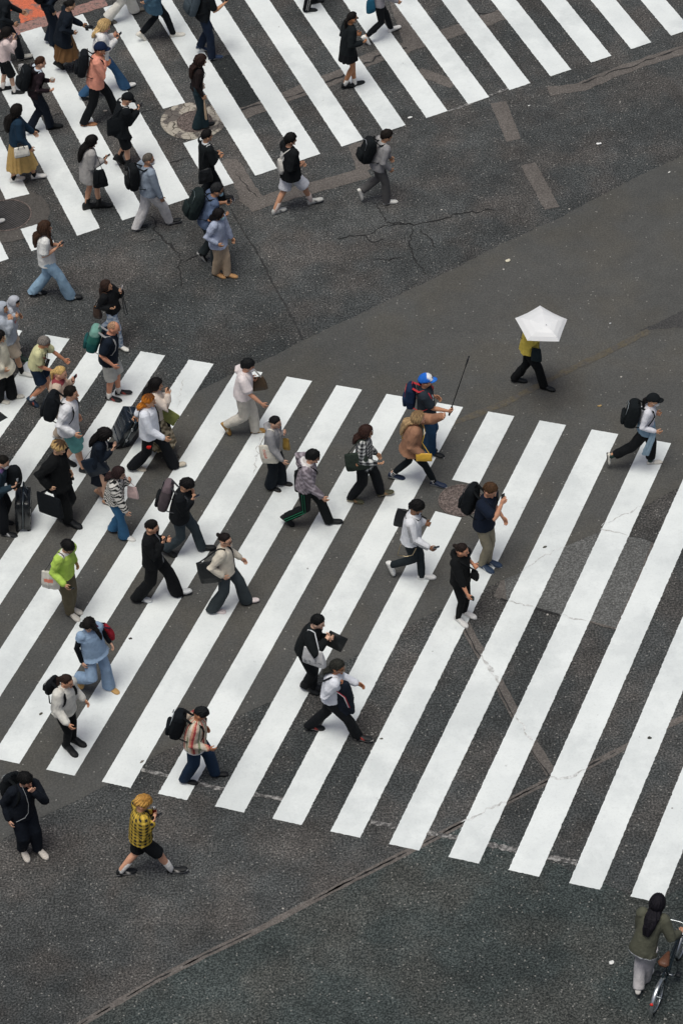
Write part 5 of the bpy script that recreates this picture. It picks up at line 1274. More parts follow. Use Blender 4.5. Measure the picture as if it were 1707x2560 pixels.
q = Acc(); c0 = p.palm[0][0]; q.tube([c0-V((0, 0, .02)), c0+p.f*.04-V((0, 0, .12))], .028, 10, p.lt, col=lin('#14171a')); tag(raw('black_pouch', q, M_LEA, None, c0), 'small black pouch in the left hand of the person with two-tone hair', 'pouch')
p = person(z='I', head=(1222, 118), f1=(1262, 905, 12), f2=(1170, 800, 45), h=LOH, H=1.62, nod=34, label='woman in navy suit and knee skirt with long wavy black hair looking at her phone', hair=('wavy', '#120f10'), skin='#d6aa90',
    top=S('suit_jacket', '#151d29', lo=.018, hem=.12, inner='#d9d4cc', iw=.035), bot=S('skirt', '#161d28', len=.52, fl=.0, pl=3), shoe=('#b98f74', '#a98067', 'flat'), rh=('x', 1330, 325, -.06), lh=('x', 1340, 268, .1), bw=.88)
phone(p, 'R', 'black phone in both hands of the woman in the navy suit', '#0f1216', upright=25)
bag(p, 'large navy tote bag swinging behind the woman in the navy suit', ('x', 1095, 485, -.1), (.44, .36, .15), '#14202f', 'tote_bag', 'bag', strap='R', e=.5, mat=M_LEA, tilt=-28, sw=.008)
p = person(z='I', head=(1385, 570), f1=(1470, 1305), f2=(1360, 1210, 10), h=LOH-5, H=1.6, label='woman in black and white zebra print sweater and flared blue jeans', hair=('shoulder', '#2a1c1c'), skin='#d3a58c',
    top=S('sweater', '#d9d6d0', lo=.045, hem=.08, pat=zebra('#1a1b1d', '#d9d6d0')), bot=S('jeans', '#356084', fit='flare', fade=.4), shoe=('#e6e4df', '#dedcd6'), rh=('x', 1485, 1075, -.25), lh=('x', 1525, 675, .1), bw=.92)
bag(p, 'pale pink bag at the side of the woman in the zebra print', ('x', 1530, 785, .1), (.22, .30, .06), '#dcc0bd', 'handbag', 'bag', strap='L', e=.3, mat=M_LEA, sw=.007)
p = person(z='I', head=(50, 430), f1=(100, 1265, 0), f2=(60, 1130, 10), h=LOH+4, nod=18, label='man in dark teal jacket and white mask beside an upright black suitcase, left edge', hair=('crop', '#15120f'), mask='#d3d3d3',
    top=S('jacket', '#243540', lo=.025, hem=.10, collar='#6a5580', ct=.45), bot=S('trousers', '#12151a', fit='loose'), shoe=('#15181c', '#cfcfcc', 'sneaker', '#d5d5d5'), rh=('x', 165, 765, -.2), lh=('b', .25, .15, -.02), skin='#c89a80')
phone(p, 'R', 'black phone held flat by the man in the teal jacket', '#111419', upright=5)
b0, b1 = zat('I', 275, 1120, .06), zat('I', 270, 820, .66)
suitcase('upright black suitcase with grey frame beside the man in the teal jacket', b0, b1, p.l*1+p.f*-.2, (.44, .26), '#14181c', '#7c8388', zat('I', 275, 725, .90))
c0 = at(*zp('I', 165, 610), 1.02); q = Acc(); root = empty('backpack', c0); tag(root, 'rounded black backpack in front of the man in the teal jacket', 'backpack', 'bags carried by the walkers')
A = Acc(); A.ell(c0, p.f*.13, p.l*.16, V((0, 0, .22)), 16, 12, None, .75); soft('pack', A, M_FAB, root, c0, '#13171b', 5, .006); q = Acc(); q.box(c0+p.f*.09-p.l*.11+V((0, 0, .05)), p.f*.012, p.l*.02, V((0, 0, .03)), lin('#9aa0a6')); raw('label_patch', q, M_FAB, root, c0)
p = person(z='P', head=(378, 180), f1=(415, 885, 0), f2=(428, 830), h=-38, H=1.66, nod=28, label='person in bright lime green sweater and olive trousers with a white tote', hair=('bangs', '#100f10'), glass='#181a1c',
    top=S('sweater', '#b3d25f', lo=.035, hem=.06, collar='#dcdcda', ct=.46, fold=.008), bot=S('trousers', '#5d5645', fit='loose'), shoe=('#c6c1b9', '#d3cfc8', 'sneaker', '#a49e96'), rh=('x', 335, 612, -.26), lh=('b', .05, .24, .0), bw=.95)
bag(p, 'off-white canvas tote with a coral label on the person in lime green', ('x', 212, 520, -.17), (.38, .36, .15), '#cfcbc3', 'tote_bag', 'bag', strap='R', strapc='#1c2225', e=.55, rot=25, marks=((-.05, .02, .075, .035, '#e38873', 0),), sw=.008)
phone(p, 'R', 'black phone in the lowered hand of the person in lime green', '#15181b', upright=0)
p = person(z='J', head=(648, 262), f1=(850, 955, -10), f2=(448, 1000, 25), h=LOH+4, nod=36, label='person in black jacket and dark grey jeans typing on a blue phone', hair=('bangs', '#100f11'), skin='#cf9f80',
    top=S('jacket', '#13161a', lo=.035, hem=.12, cuff=1.1), bot=S('jeans', '#333c42', fit='str', fade=.35), shoe=('#14171a', '#0f1113'), rh=('x', 735, 455, -.06), lh=('x', 715, 395, .1))
phone(p, 'R', 'dark blue phone in the hands of the person with the taupe rucksack', '#25344d', upright=10)
backpack(p, 'taupe and black roll-top rucksack on the person typing', '#554c50', (.31, .58, .20), strap='#3b3e42', pocket='#14171a', top='#6a5d62', trim='#15181b')
p = person(z='J', head=(258, 712), f1=(160, 1510, 6), f2=(585, 1438, -14), h=LOH+8, nod=20, label='young man in black jacket and wide black trousers with chunky white sneakers reading a phone', hair=('crop', '#100e0e'), skin='#cf9c7e',
    top=S('jacket', '#121417', lo=.035, hem=.12, inner='#8b8d90', iw=.03), bot=S('trousers', '#121417', fit='wide'), shoe=('#c9ccce', '#dcdedd', 'sneaker', '#8b9094'), rh=('x', 420, 925, -.10), lh=('b', .25, .12, .18))
phone(p, 'R', 'dark phone held up by the young man in wide black trousers', '#14202a', upright=75)
p = person(z='J', head=(1058, 868), f1=(975, 1632, 4), f2=(1330, 1525, -8), h=LOH+6, yaw=-15, label='woman in cream jacket with sunglasses and wide dark jeans, hair tied up', hair=('bun', '#1a1413'), glass='#101113', skin='#d0a086',
    top=S('jacket', '#cfc7b8', lo=.032, hem=.07, inner='#15171a', iw=.045), bot=S('jeans', '#353c40', fit='wide', fade=.35), shoe=('#d8cccb', '#cfc3c0', 'flat'), lh=('x', 1245, 1095, .24), rh=('x', 1030, 1300, -.24), bw=.95)
bag(p, 'large black leather shoulder bag of the woman in the cream jacket', ('x', 875, 1215, -.18), (.36, .44, .16), '#14181b', 'shoulder_bag', 'bag', strap='R', e=.5, mat=M_LEA, tilt=-12, sw=.018)
# ---- lower crossing, middle
p = person(z='K', head=(440, 140), f1=(208, 830, 62, .04), f2=(555, 852, 0), h=LOH+8, label='man in white short-sleeved shirt and off-white trousers with tan shoes, white mask', hair=('bangs', '#151719'), mask='#dcdcdc', w=.7,
    top=S('shirt', '#e6dcdc', lo=.035, hem=.04, sl='S'), bot=S('trousers', '#c6c1b8', fit='loose'), shoe=('#a77f45', '#8d6a3a', 'sneaker', '#c9c1ae'), rh=('x', 605, 592, -.26), lh=('b', .1, .24, .1), skin='#c9957a')
bag(p, 'dark brown bag at the far side of the man in the white shirt', ('x', 545, 340, .22), (.30, .28, .12), '#4b3c2c', 'shoulder_bag', 'bag', strap='L', strapc='#d8d4cc', e=.5, mat=M_LEA, tilt=-10, sw=.02)
p = person(z='K', head=(735, 765), f1=(715, 1480, 0), f2=(835, 1425, 0), h=LOH-8, H=1.6, label='woman in grey hooded sweatshirt and wide navy trousers with black flats, dark hair tied low', hair=('sleek', '#121214'), skin='#d0a48c',
    top=S('hoodie', '#8f8f92', lo=.03, hem=.06, hood=1, inner='#d4d0ca', iw=.03), bot=S('trousers', '#141b23', fit='wide', crop=.03), shoe=('#15181b', '#6b5138', 'flat'), rh=('x', 825, 1212, -.24), lh=('x', 848, 915, .05), bw=.9)
bag(p, 'off-white tote bag with faint red lettering behind the woman in the grey hoodie', ('x', 650, 1110, -.16), (.32, .40, .12), '#d5d0c4', 'tote_bag', 'bag', strap='R', e=.5, tilt=-14, marks=((-.02, .04, .022, .09, '#c26355', .9),), sw=.014)
bag(p, 'mustard bag at the front of the woman in the grey hoodie', ('x', 853, 1000, .08), (.14, .26, .10), '#9a7c3a', 'handbag', 'bag', e=.7, mat=M_LEA)
p = person(z='K', head=(1150, 1130), f1=(872, 1835, 42), f2=(1360, 1845, -4), h=LOH+6, label='person in mauve velvet hoodie and black track trousers with green stripes', hair=('bangs', '#101112'), glass='#5a3c30', skin='#cc9a7e',
    top=S('hoodie', '#857d84', lo=.035, hem=.04, hood=1, collar='#d9d6d6', ct=.475, pat=mottle('#6c646b', '#a39aa2', 60)), bot=S('trousers', '#15191b', fit='str', side='#1e7a57'), shoe=('#14181a', '#1a1e20'), rh=('x', 1262, 1615, -.26), lh=('b', -.12, .26, .0))
bag(p, 'black sling bag on the back of the person in the mauve hoodie', ('x', 1008, 1400, .02), (.22, .42, .20), '#14181b', 'sling_bag', 'bag', strap='xR', e=.7)
p = person(z='L', head=(348, 915), f1=(215, 1705, 6), f2=(558, 1622, -14), h=LOH+6, H=1.62, label='woman in black and white plaid shirt and black trousers with brown hair clipped back', hair=('shoulder', '#33211c'), bw=.92, glass='#3a2a26',
    top=S('shirt', '#2a2c2d', lo=.03, hem=.16, pat=plaid('#15171a', '#6d7072', '#c9cac8', .062)), bot=S('trousers', '#14171b', fit='loose', crop=.02), shoe=('#4b4a38', '#b9aa90', 'sneaker', '#9a7350'), sock=('#dcdad6', .09), rh=('x', 492, 1320, -.24), lh=('x', 468, 1195, .2))
bag(p, 'dark green satchel with a tiny emblem on the woman in the plaid shirt', ('x', 240, 1255, -.22), (.44, .36, .15), '#2c352f', 'satchel', 'bag', strap='R', e=.4, tilt=-14, taper=.8, marks=((.0, -.02, .012, .022, '#a8785a', 0),))
q = Acc(); c0 = p.head-p.hf*.10+p.hu*.03; q.ell(c0, p.hf*.025, p.hl*.05, p.hu*.025, 10, 7, lin('#a8766a')); raw('hair_clip', q, M_PLA, p.root, p.base)
p = person(z='L', head=(1028, 330), f1=(1138, 1180, 0), f2=(1060, 1115, 12), h=LOH+4, H=1.76, label='bearded man in blue and white cap and dark grey T-shirt holding a selfie stick', hair=('short', '#18130f'), beard=.75, yaw=10, nod=2,
    cap=('#2468c8', '#2b74d6', '#e6e8ec'), top=S('t_shirt', '#2a333c', lo=.022, hem=.14, sl='S', spots=((-.05, .30, .025, .07, '#d8dadb', 1),)), bot=S('jeans', '#203c58', fit='str', fade=.3), shoe=('#14171a', '#d9d7d2'), rh=('x', 1312, 700, -.06), lh=('b', .12, .24, .02), grip='R', skin='#cb9474')
q = Acc(); 
for yy, zz, w_, h_ in ((-.02, .082, .010, .016), (-.005, .086, .004, .018), (.012, .085, .009, .014), (.026, .08, .004, .012)): q.box(p.head+p.hf*.104+p.hl*yy*1.3+p.hu*(zz+.004), p.hf*.010-p.hu*.0, p.hl*w_*.6, p.hu*h_*.6, lin('#1a1c20'))
raw('cap_lettering', q, M_FAB, p.root, p.base)
backpack(p, 'navy backpack with red trim on the man with the selfie stick', '#1b2c48', (.28, .46, .17), strap='#b3343c', trim='#b3343c')
h0 = p.palm[1][0]; r_ = ray(*zp('L', 1508, 115)); hz = h0+V((0, 0, 1)); o_ = p.l; tip = CAM+r_*((h0+p.l*.12-CAM).dot(p.l)/r_.dot(p.l)); ax = (tip-h0).normalized()
root = empty('selfie_stick', h0); tag(root, 'long thin black selfie stick raised by the man in the blue cap', 'selfie stick')
q = Acc(); q.tube([h0-ax*.10, h0+ax*.08], .017, 8, col=lin('#14161a')); raw('grip', q, M_RUB, root, h0)
q = Acc(); q.tube([h0+ax*.08, h0+ax*(tip-h0).length*.55, tip-ax*.1], [.010, .008, .006], 8, col=lin('#1b1e22')); raw('pole', q, M_MET, root, h0)
q = Acc(); q.loft([(tip-ax*.08, p.l*.03, p.f*.012), (tip+ax*.10, p.l*.034, p.f*.012)], 16, lin('#101318'), .4); raw('camera_head', q, M_PLA, root, h0)
p = person(z='L', head=(955, 752), f1=(690, 1432, 10), f2=(1172, 1522, -4), h=LOH-2, H=1.64, label='blonde woman in loose brown cardigan and black leggings reaching toward the selfie stick', hair=('long', '#a58a66', '#7d6549'), yaw=12, nod=-4,
    top=S('cardigan', '#9a735c', lo=.05, hem=.12, fl=.03, inner='#4a4636', iw=.075), bot=S('leggings', '#131a1f', fit='leg'), shoe=('#1a2740', '#dcdedc'), sock=('#d6d6d6', .07), lh=('x', 1262, 735, .12), rh=('x', 1000, 1215, -.2), skin='#dca98c')
bag(p, 'yellow purse on a thin yellow strap held by the blonde woman in brown', ('x', 1012, 1212, -.24), (.27, .17, .05), '#dcae3e', 'purse', 'bag', strap='xL', e=.25, mat=M_LEA, taper=1, amp=.002, sw=.008, rot=10, strapc='#d8b040')
p = person(z='M', head=(440, 375), f1=(168, 1045, 68, .08), f2=(540, 1138, 0), h=LOH+2, w=.7, label='man in white track jacket with three black sleeve stripes looking at a phone', hair=('curly', '#0f0e0f'), beard=.5, nod=26, skin='#8f6448',
    top=S('track_jacket', '#dfe1e6', lo=.035, hem=.07, arm_stripes='#1a1d24'), bot=S('jeans', '#22292d', fit='slim', fade=.3), shoe=('#e6e6e4', '#e2e2de', 'sneaker', '#d2d2d0'), rh=('x', 592, 855, -.24), lh=('x', 545, 590, .14))
phone(p, 'R', 'grey phone held low by the man in the white track jacket', '#56606a', upright=5)
bag(p, 'flat black bag behind the shoulder of the man in the white track jacket', ('x', 268, 490, .12), (.20, .36, .14), '#171a1e', 'shoulder_bag', 'bag', strap='xR', e=.4, mat=M_LEA, tilt=8, sw=.01)
q = Acc(); a0 = place(p, ('x', 268, 785, -.15)); q.tube([a0, place(p, ('x', 232, 905, -.2)), place(p, ('x', 330, 920, -.22)), place(p, ('x', 395, 905, -.2)), place(p, ('x', 435, 830, -.14))], .007, 6, col=lin('#b9a888')); tag(raw('wallet_chain', q, M_MET, None, a0), 'pale chain looping from the trousers of the man in the white track jacket', 'chain')
p = person(z='M', head=(1250, 165), f1=(1185, 1035, 6), f2=(1258, 990), h=LOH-18, H=1.76, nod=24, label='man in navy polo shirt and khaki trousers holding up a phone, blue sneakers', hair=('short', '#4a3524'), skin='#d29b7e',
    top=S('polo_shirt', '#141d2d', lo=.028, hem=.10, sl='S'), bot=S('trousers', '#8d8674', fit='slim'), shoe=('#2c3d54', '#d8dadc', 'sneaker', '#c9ced4'), rh=('x', 1410, 350, -.08), lh=('x', 1385, 520, .24))
backpack(p, 'black backpack on the man in the navy polo shirt', '#12161a', (.30, .52, .21))
phone(p, 'R', 'black phone held upright by the man in the navy polo shirt', '#101216', upright=88)
p = person(z='M', head=(932, 848), f1=(920, 1622, 4), f2=(998, 1545, 0), h=-42, H=1.64, label='woman in black hooded top and black leggings with white sneakers, dark bun', hair=('bun', '#231a18'), yaw=25, skin='#c98f70', bw=.95,
    top=S('hoodie', '#121416', lo=.028, hem=.12, sl='3', hood=1), bot=S('leggings', '#111315', fit='leg'), shoe=('#dedcd9', '#e0dedb'), rh=('x', 1008, 1372, -.24), lh=('b', .14, .2, .12))
bag(p, 'black camera bag at the waist of the woman in black leggings', ('x', 1072, 1112, .1), (.16, .20, .12), '#131619', 'camera_bag', 'bag', strap='xR', e=.45, sw=.016)
q = Acc(); c0 = p.palm[1][0]; q.loft([(c0-p.l*.008, p.f*.085, V((0, 0, .05))), (c0+p.l*.008, p.f*.085, V((0, 0, .05)))], 16, lin('#16211f'), .3); tag(raw('phone', q, M_PLA, None, c0), 'dark green phone held sideways by the woman in black leggings', 'phone', 'phones held by the walkers')
p = person(z='O', head=(362, 322), f1=(205, 1370, 12), f2=(318, 1380, 0), h=LOH-6, label='person in black high-necked jacket and black trousers hugging a black folder, white tote', hair=('short', '#101112'), skin='#dcb39b',
    top=S('jacket', '#131719', lo=.035, hem=.05, collar='#1c2224', ct=.45), bot=S('trousers', '#121417', fit='str'), shoe=('#14171a', '#101214', 'boot'), lh=('x', 560, 640, .04), rh=('x', 520, 650, -.10), rhp=(-.5, .7, -.5))
bag(p, 'pale canvas tote with small printed drawings on the person in black', ('x', 275, 880, -.28), (.38, .34, .10), '#c3c3c4', 'tote_bag', 'bag', strap='R', strapc='#cfd2d6', e=.35, taper=.8, rot=-8, marks=((-.13, -.11, .03, .03, '#3c4044', 1.0), (-.05, -.09, .014, .05, '#4a4d50', 1.1), (.05, -.04, .012, .05, '#4a4d50', 1.1), (.12, -.05, .03, .018, '#3c4044', .8), (.02, -.14, .05, .012, '#55585a', 1.2)))
q = Acc(); c0 = place(p, ('x', 610, 640, .08)); q.box(c0, (p.f*.9-V((0, 0, .35))).normalized()*.15, (p.f*.35+V((0, 0, .9))).normalized()*.17, p.l*.012, lin('#14181a')); tag(raw('folder', q, M_LEA, None, c0), 'flat black folder under the arms of the person with the printed tote', 'folder')
p = person(z='O', head=(652, 1020), f1=(285, 1965, 6), f2=(1025, 2130, -12), h=LOH+0, label='man in white shirt with swept-back hair and glasses, navy jacket over the arm', hair=('mullet', '#2a2a26'), glass='#8a7a6a', skin='#a56f50', nod=10, yaw=-8,
    top=S('shirt', '#dcdfe8', lo=.035, hem=.03), bot=S('trousers', '#13161a', fit='str'), shoe=('#191c1e', '#d0cbc5', 'sneaker', '#b0433c'), rh=('x', 685, 1355, -.06), lh=('x', 985, 1325, .24), grip='R')
q = Acc(); q.tube([tl(p, -.13, -.10, .36), tl(p, -.03, -.115, .485), surf(p, -.11, .38, 1, .02), surf(p, -.08, .26, 1, .03)], .024, 8, p.lt, .4, lin('#191d24')); c0 = surf(p, -.08, .26, 1, .03); tag(raw('bag_strap', q, M_FAB, None, c0), 'dark strap over the shoulder of the man in the white shirt', 'strap')
c0 = p.palm[1][0]+p.ft*.02-V((0, 0, .06)); root = empty('folded_jacket', c0); tag(root, 'navy jacket with red and white piping draped over the arm of a white-shirted man', 'jacket')
A = Acc(); dn = V((0, 0, -1)); A.loft([(c0+V((0, 0, .08)), p.f*.10, p.l*.05), (c0-V((0, 0, .05))-p.f*.03, p.f*.16, p.l*.09), (c0-V((0, 0, .25))-p.f*.03, p.f*.19, p.l*.10), (c0-V((0, 0, .48))+p.f*.0, p.f*.18, p.l*.09), (c0-V((0, 0, .62))+p.f*.02, p.f*.14, p.l*.06)], 14, None, .8); soft('cloth', A, M_FAB, root, c0, '#151c28', 9, .022, 11, .013)
for col_, o_ in (('#d9d9dc', 0), ('#a8303c', .018)): q = Acc(); q.tube([c0+p.f*(-.10+o_)-p.l*.11+V((0, 0, -.01)), c0+p.f*(.04+o_)-p.l*.125-V((0, 0, .12)), c0+p.f*(.10+o_)-p.l*.125-V((0, 0, .34))], .007, 6, col=lin(col_)); raw('piping', q, M_FAB, root, c0)
p = person(z='P', head=(568, 985), f1=(812, 1622, 0), f2=(488, 1548, 62, .10), h=-52, H=1.64, w=.75, yaw=-55, nod=28, label='woman in loose pale blue sleeveless top and matching wide trousers over black sleeves', hair=('shoulder', '#15110f'), skin='#d3a58c', lean=6, front_hair=(1,),
    top=S('vest', '#91a9c4', lo=.045, hem=.10, fl=.03, sl='N'), bot=S('trousers', '#8ea6c2', fit='wide'), shoe=('#c29a62', '#9a7746', 'sandal'), rh=('b', .02, -.27, -.14), lh=('b', .06, .30, -.08))
for i in (0, 1):
    q = Acc(); q.tube([p.sh[i], (p.sh[i]+p.el[i])*.5, p.el[i], p.wr[i]], [.058, .054, .047, .036], 10, col=lin('#13171c')); raw('sleeve', q, M_FAB, p.root, p.base)
bag(p, 'dark red bag on a striped strap behind the woman in pale blue', ('x', 785, 1135, -.1) if False else ('b', -.06, .36, .10), (.26, .26, .13), '#8d1f2c', 'shoulder_bag', 'bag', strap='L', strapc='#5a3a52', e=.75, sw=.016)
p = person(z='P', head=(368, 1545), f1=(385, 2245, 8), f2=(455, 2165, 0), h=-38, H=1.6, yaw=15, label='woman in thick off-white jacket and black leggings with black boots, dark ponytail', hair=('pony', '#2c1f1b'), skin='#cc9678', bw=.97, fat=.01,
    top=S('jacket', '#d5d3cc', lo=.045, hem=.09), bot=S('leggings', '#121417', fit='slim'), shoe=('#121417', '#0d0f10', 'boot'), rh=('x', 378, 2025, -.28), lh=('x', 548, 1765, .28))
backpack(p, 'small black backpack with white zips on the woman in the off-white jacket', '#13161a', (.26, .34, .14), trim='#cfcfcf')
p = person(z='Q', head=(868, 455), f1=(655, 1655, 2), f2=(1195, 1525, 0), h=LOH+6, nod=42, H=1.66, lean=12, label='man in red, green and cream striped shirt and dark jeans looking down', hair=('short', '#14171a'), skin='#b67e5e', fat=.015,
    top=S('shirt', '#cdbfae', lo=.035, hem=.13, pat=vstripes(('#d3c4b4', '#a8474a', '#cfc0b0', '#7f8a6c', '#d0b9a4', '#c98f78', '#cfc6b8'), .022), hemc='#d6d8dc'), bot=S('jeans', '#17293f', fit='loose', fade=.5), shoe=('#121417', '#0e1012', 'flat'), rh=('x', 1032, 1135, -.22), lh=('b', .1, .24, .0))
backpack(p, 'big smooth black backpack on the man in the striped shirt', '#10151a', (.31, .54, .24), trim='#9aa3a8')
# ---- in front of the lower crossing
p = person(z='R', head=(225, 203), f1=(192, 788, 10), f2=(322, 782, 0), h=-58, H=1.66, yaw=25, nod=14, label='person in navy sweatsuit with earphones touching the mouth, pale sneakers', hair=('bangs', '#0f0f10'), skin='#cfa189',
    top=S('sweatshirt', '#131821', lo=.024, hem=.12), bot=S('trousers', '#151b25', fit='loose'), shoe=('#cdc5bc', '#d3ccc4'), lh=('b', .24, .03, .50), rh=('b', .06, -.24, -.12), lhp=(.25, .75, -1.0))
backpack(p, 'black backpack with grey zip on the person in the navy sweatsuit', '#12161a', (.30, .44, .16), trim='#8a9094', dl=-.06)
q = Acc(); q.tube([p.head+p.hl*-.08-p.hu*.03, surf(p, -.03, .40, 1, .02), surf(p, .0, .25, 1, .02), surf(p, .0, .08, 1, .03), surf(p, -.05, .0, 1, .03), tl(p, .14, -.16, -.06)], .0035, 5, col=lin('#b4b8bb')); c0 = surf(p, 0, .25, 1, .02); tag(raw('earphone_cable', q, M_PLA, None, c0), 'white earphone cable hanging down the navy sweatsuit', 'cable')
p = person(z='R', head=(1120, 392), f1=(990, 938, 6), f2=(1385, 925, -16), h=4, nod=30, H=1.68, label='blond person in yellow and black checked shirt holding a phone and a can', hair=('curly', '#c99a52', '#a97c3e'), skin='#dba588',
    top=S('shirt', '#c2a247', lo=.035, hem=.07, pat=plaid('#23262e', '#a88f3a', '#cfae4c', .062), inner='#14181b', iw=.05), bot=S('shorts', '#14171b', len=.92, lo=.015), shoe=('#191b1e', '#dad8d4', 'sneaker', '#b9b5b0'), sock=('#dcdad8', .20), rh=('x', 1225, 560, -.08), lh=('x', 1222, 500, .1), grip='L')
phone(p, 'R', 'black phone lying flat in the hand of the person in the yellow checked shirt', '#101316', upright=0, size=(.08, .17))
q = Acc(); c0 = p.palm[0][0]+V((0, 0, .03)); q.tube([c0-V((0, 0, .06)), c0+V((0, 0, .055))], .030, 12, p.ft, col=lin('#a3322f')); q.tube([c0+V((0, 0, .055)), c0+V((0, 0, .085))], [.030, .026], 12, p.ft, col=lin('#e4e2de')); tag(raw('drink_can', q, M_MET, None, c0), 'red and white drink can held by the person in the yellow checked shirt', 'can')
# ---- right side
p = person(z='N', head=(330, 215), f1=(190, 712, 4), f2=(430, 780, -4), h=LOH-5, H=1.64, label='person in yellow jacket and black trousers walking under the white umbrella', hair=('short', '#161312'),
    top=S('jacket', '#ccb654', lo=.045, hem=.06), bot=S('trousers', '#121416', fit='str'), shoe=('#13171a', '#0f1214'), rh=('b', .2, -.03, .30), lh=('b', .25, .2, .12), grip='R')
bag(p, 'dark slate bag at the hip of the person under the umbrella', ('x', 340, 500, -.2), (.20, .30, .07), '#1d272b', 'shoulder_bag', 'bag', strap='xL', e=.4, amp=.003, sw=.008)
h0 = p.palm[1][0]
umbrella('white five-cornered umbrella seen from above over the person in yellow', h0, [zp('N', *q) for q in ((372, 83), (602, 200), (533, 388), (265, 380), (160, 190))], zp('N', 425, 255), '#e6e7e9')
p = person(z='N', head=(1328, 885), f1=(965, 1385, 84, .13), f2=(1342, 1410, 0), h=LOH+6, lean=16, w=.85, H=1.62, label='person in black cap and white sleeves running, denim shirt tied at the waist', hair=('pony', '#121012'), cap=('#15191c', '#15191c'), mask='#dcdcdc', nod=4,
    top=S('top', '#d8d8e0', lo=.012, hem=.03), bot=S('trousers', '#121417', fit='loose', crop=.08), shoe=('#dad6cc', '#17191c', 'flat'), sock=('#2d3f3c', .18), rh=('x', 1362, 1180, -.2), lh=('x', 1362, 1020, .12), bw=.9)
backpack(p, 'bulky black backpack bouncing on the running person', '#13181b', (.33, .52, .26), trim='#7d858a', t0=.26)
root = empty('denim_shirt', p.pel); tag(root, 'faded denim shirt tied round the waist of the running person', 'shirt')
A = Acc(); A.loft([(p.pel+p.t*.10, p.lt*.175, p.ft*.14), (p.pel+p.t*.03, p.lt*.195, p.ft*.155), (p.pel-V((0, 0, .08)), p.lt*.20, p.ft*.165), (p.pel-V((0, 0, .12)), p.lt*.17, p.ft*.14)], 16); soft('waist_wrap', A, M_FAB, root, p.pel, '#7a93a8', 4, .014, 13, .013)
for o_ in (.0, .05):
    A = Acc(); e_ = p.pel+p.ft*(.10+o_)-p.lt*.16; A.tube([e_+p.t*.05, e_-V((0, 0, .12))-p.f*.03-p.l*.04, e_-V((0, 0, .34))-p.f*.10-p.l*.05, e_-V((0, 0, .45))-p.f*.12-p.l*.04], [.03, .034, .04, .045], 9, p.f, .5); soft('sleeve', A, M_FAB, root, p.pel, '#8ca3b4', 6+int(o_*100), .006, 20, .011)
# ---- cyclist walking her bicycle, bottom right
BH = 62; bf = V((math.cos(R_(BH)), math.sin(R_(BH)), 0)); bl = V((-bf.y, bf.x, 0)); U = V((0, 0, 1))
p = person(z='S', head=(812, 470), f1=(470, 1800, 32), f2=(600, 1600, 0), h=66, H=1.66, lean=9, label='woman with long dark hair in olive jacket and pale trousers pushing a bicycle', hair=('long', '#15131a'), skin='#c99a80',
    top=S('jacket', '#55564a', lo=.026, hem=.17, fl=.02, hemc='#d5d7da'), bw=.88, bot=S('trousers', '#bdbabc', fit='str'), shoe=('#d2cfcb', '#30302e'), rh=('b', .34, -.40, .12), lh=('b', .36, -.02, .18), yaw=0)
rw = zat('S', 762, 1935, .26); rw = V((rw.x, rw.y, .26)); fw = rw+bf*.98
root = empty('bicycle', V((rw.x, rw.y, 0))); b0 = V((rw.x, rw.y, 0)); tag(root, 'small-wheeled dark bicycle with silver rims pushed by the woman in olive', 'bicycle')
dkc = lin('#1b2a30'); sil = lin('#c4c8cb')
def circ(c, r, n=40): return [c+bf*r*math.cos(2*math.pi*k/n)+U*r*math.sin(2*math.pi*k/n) for k in range(n)]
def torus(c, r, rt, wd, col, n=44):
    a = Acc(); vs = []; fs = []
    for k in range(n):
        d_ = bf*math.cos(2*math.pi*k/n)+U*math.sin(2*math.pi*k/n)
        for j in range(8): t = 2*math.pi*j/8; vs.append(c+d_*(r+rt*math.cos(t))+bl*wd*math.sin(t))
    for k in range(n):
        for j in range(8): fs.append((k*8+j, ((k+1) % n)*8+j, ((k+1) % n)*8+(j+1) % 8, k*8+(j+1) % 8))
    a.add(vs, fs, col); return a
for c in (rw, fw):
    a = torus(c, .245, .017, .019, lin('#16181a')); wh = raw('wheel', a, M_RUB, root, b0); wh.name = 'wheel'
    a = torus(c, .222, .010, .013, sil); o = raw('rim', a, M_MET, wh, b0)
    a = Acc()
    for k in range(20): t = 2*math.pi*k/20; d_ = bf*math.cos(t)+U*math.sin(t); a.tube([c+d_*.02+bl*.02*(1 if k % 2 else -1), c+d_*.22], .0018, 4, col=sil)
    a.tube([c-bl*.05, c+bl*.05], .02, 10, bf, col=lin('#8f9599')); o = raw('spokes', a, M_MET, wh, b0)
    a = Acc(); n = 16; vs = []; fs = []
    for k in range(n+1):
        t = R_(25)+R_(150)*k/n if c is fw else R_(35)+R_(165)*k/n
        d_ = bf*math.cos(t)+U*math.sin(t)
        for j in (-1, -.5, 0, .5, 1): vs.append(c+d_*(.285-.012*j*j)+bl*.028*j)
    for k in range(n):
        for j in range(4): fs.append((k*5+j, (k+1)*5+j, (k+1)*5+j+1, k*5+j+1))
    a.add(vs, fs, lin('#c9cdd0')); o = raw('mudguard', a, M_MET, root, b0); md = o.modifiers.new('thickness', 'SOLIDIFY'); md.thickness = .004
bb = rw+bf*.40+U*.02; seat = rw+bf*.24+U*.56; hd = fw-bf*.14+U*.50; hb = hd-bf*.04+U*.22
a = Acc()
for q in ((rw, bb), (rw, seat-U*.2), (bb, seat-U*.16), (bb+U*.05, hd-U*.14), (seat-U*.26, hd-U*.05)): a.tube(q, .019 if q[0] is not rw else .011, 9, col=dkc)
a.tube([hd-U*.18+bf*.03, hd], .022, 10, col=dkc)
for k in (1, -1): a.tube([hd-U*.16+bf*.03+bl*.03*k, fw+bl*.045*k], .012, 8, col=dkc)
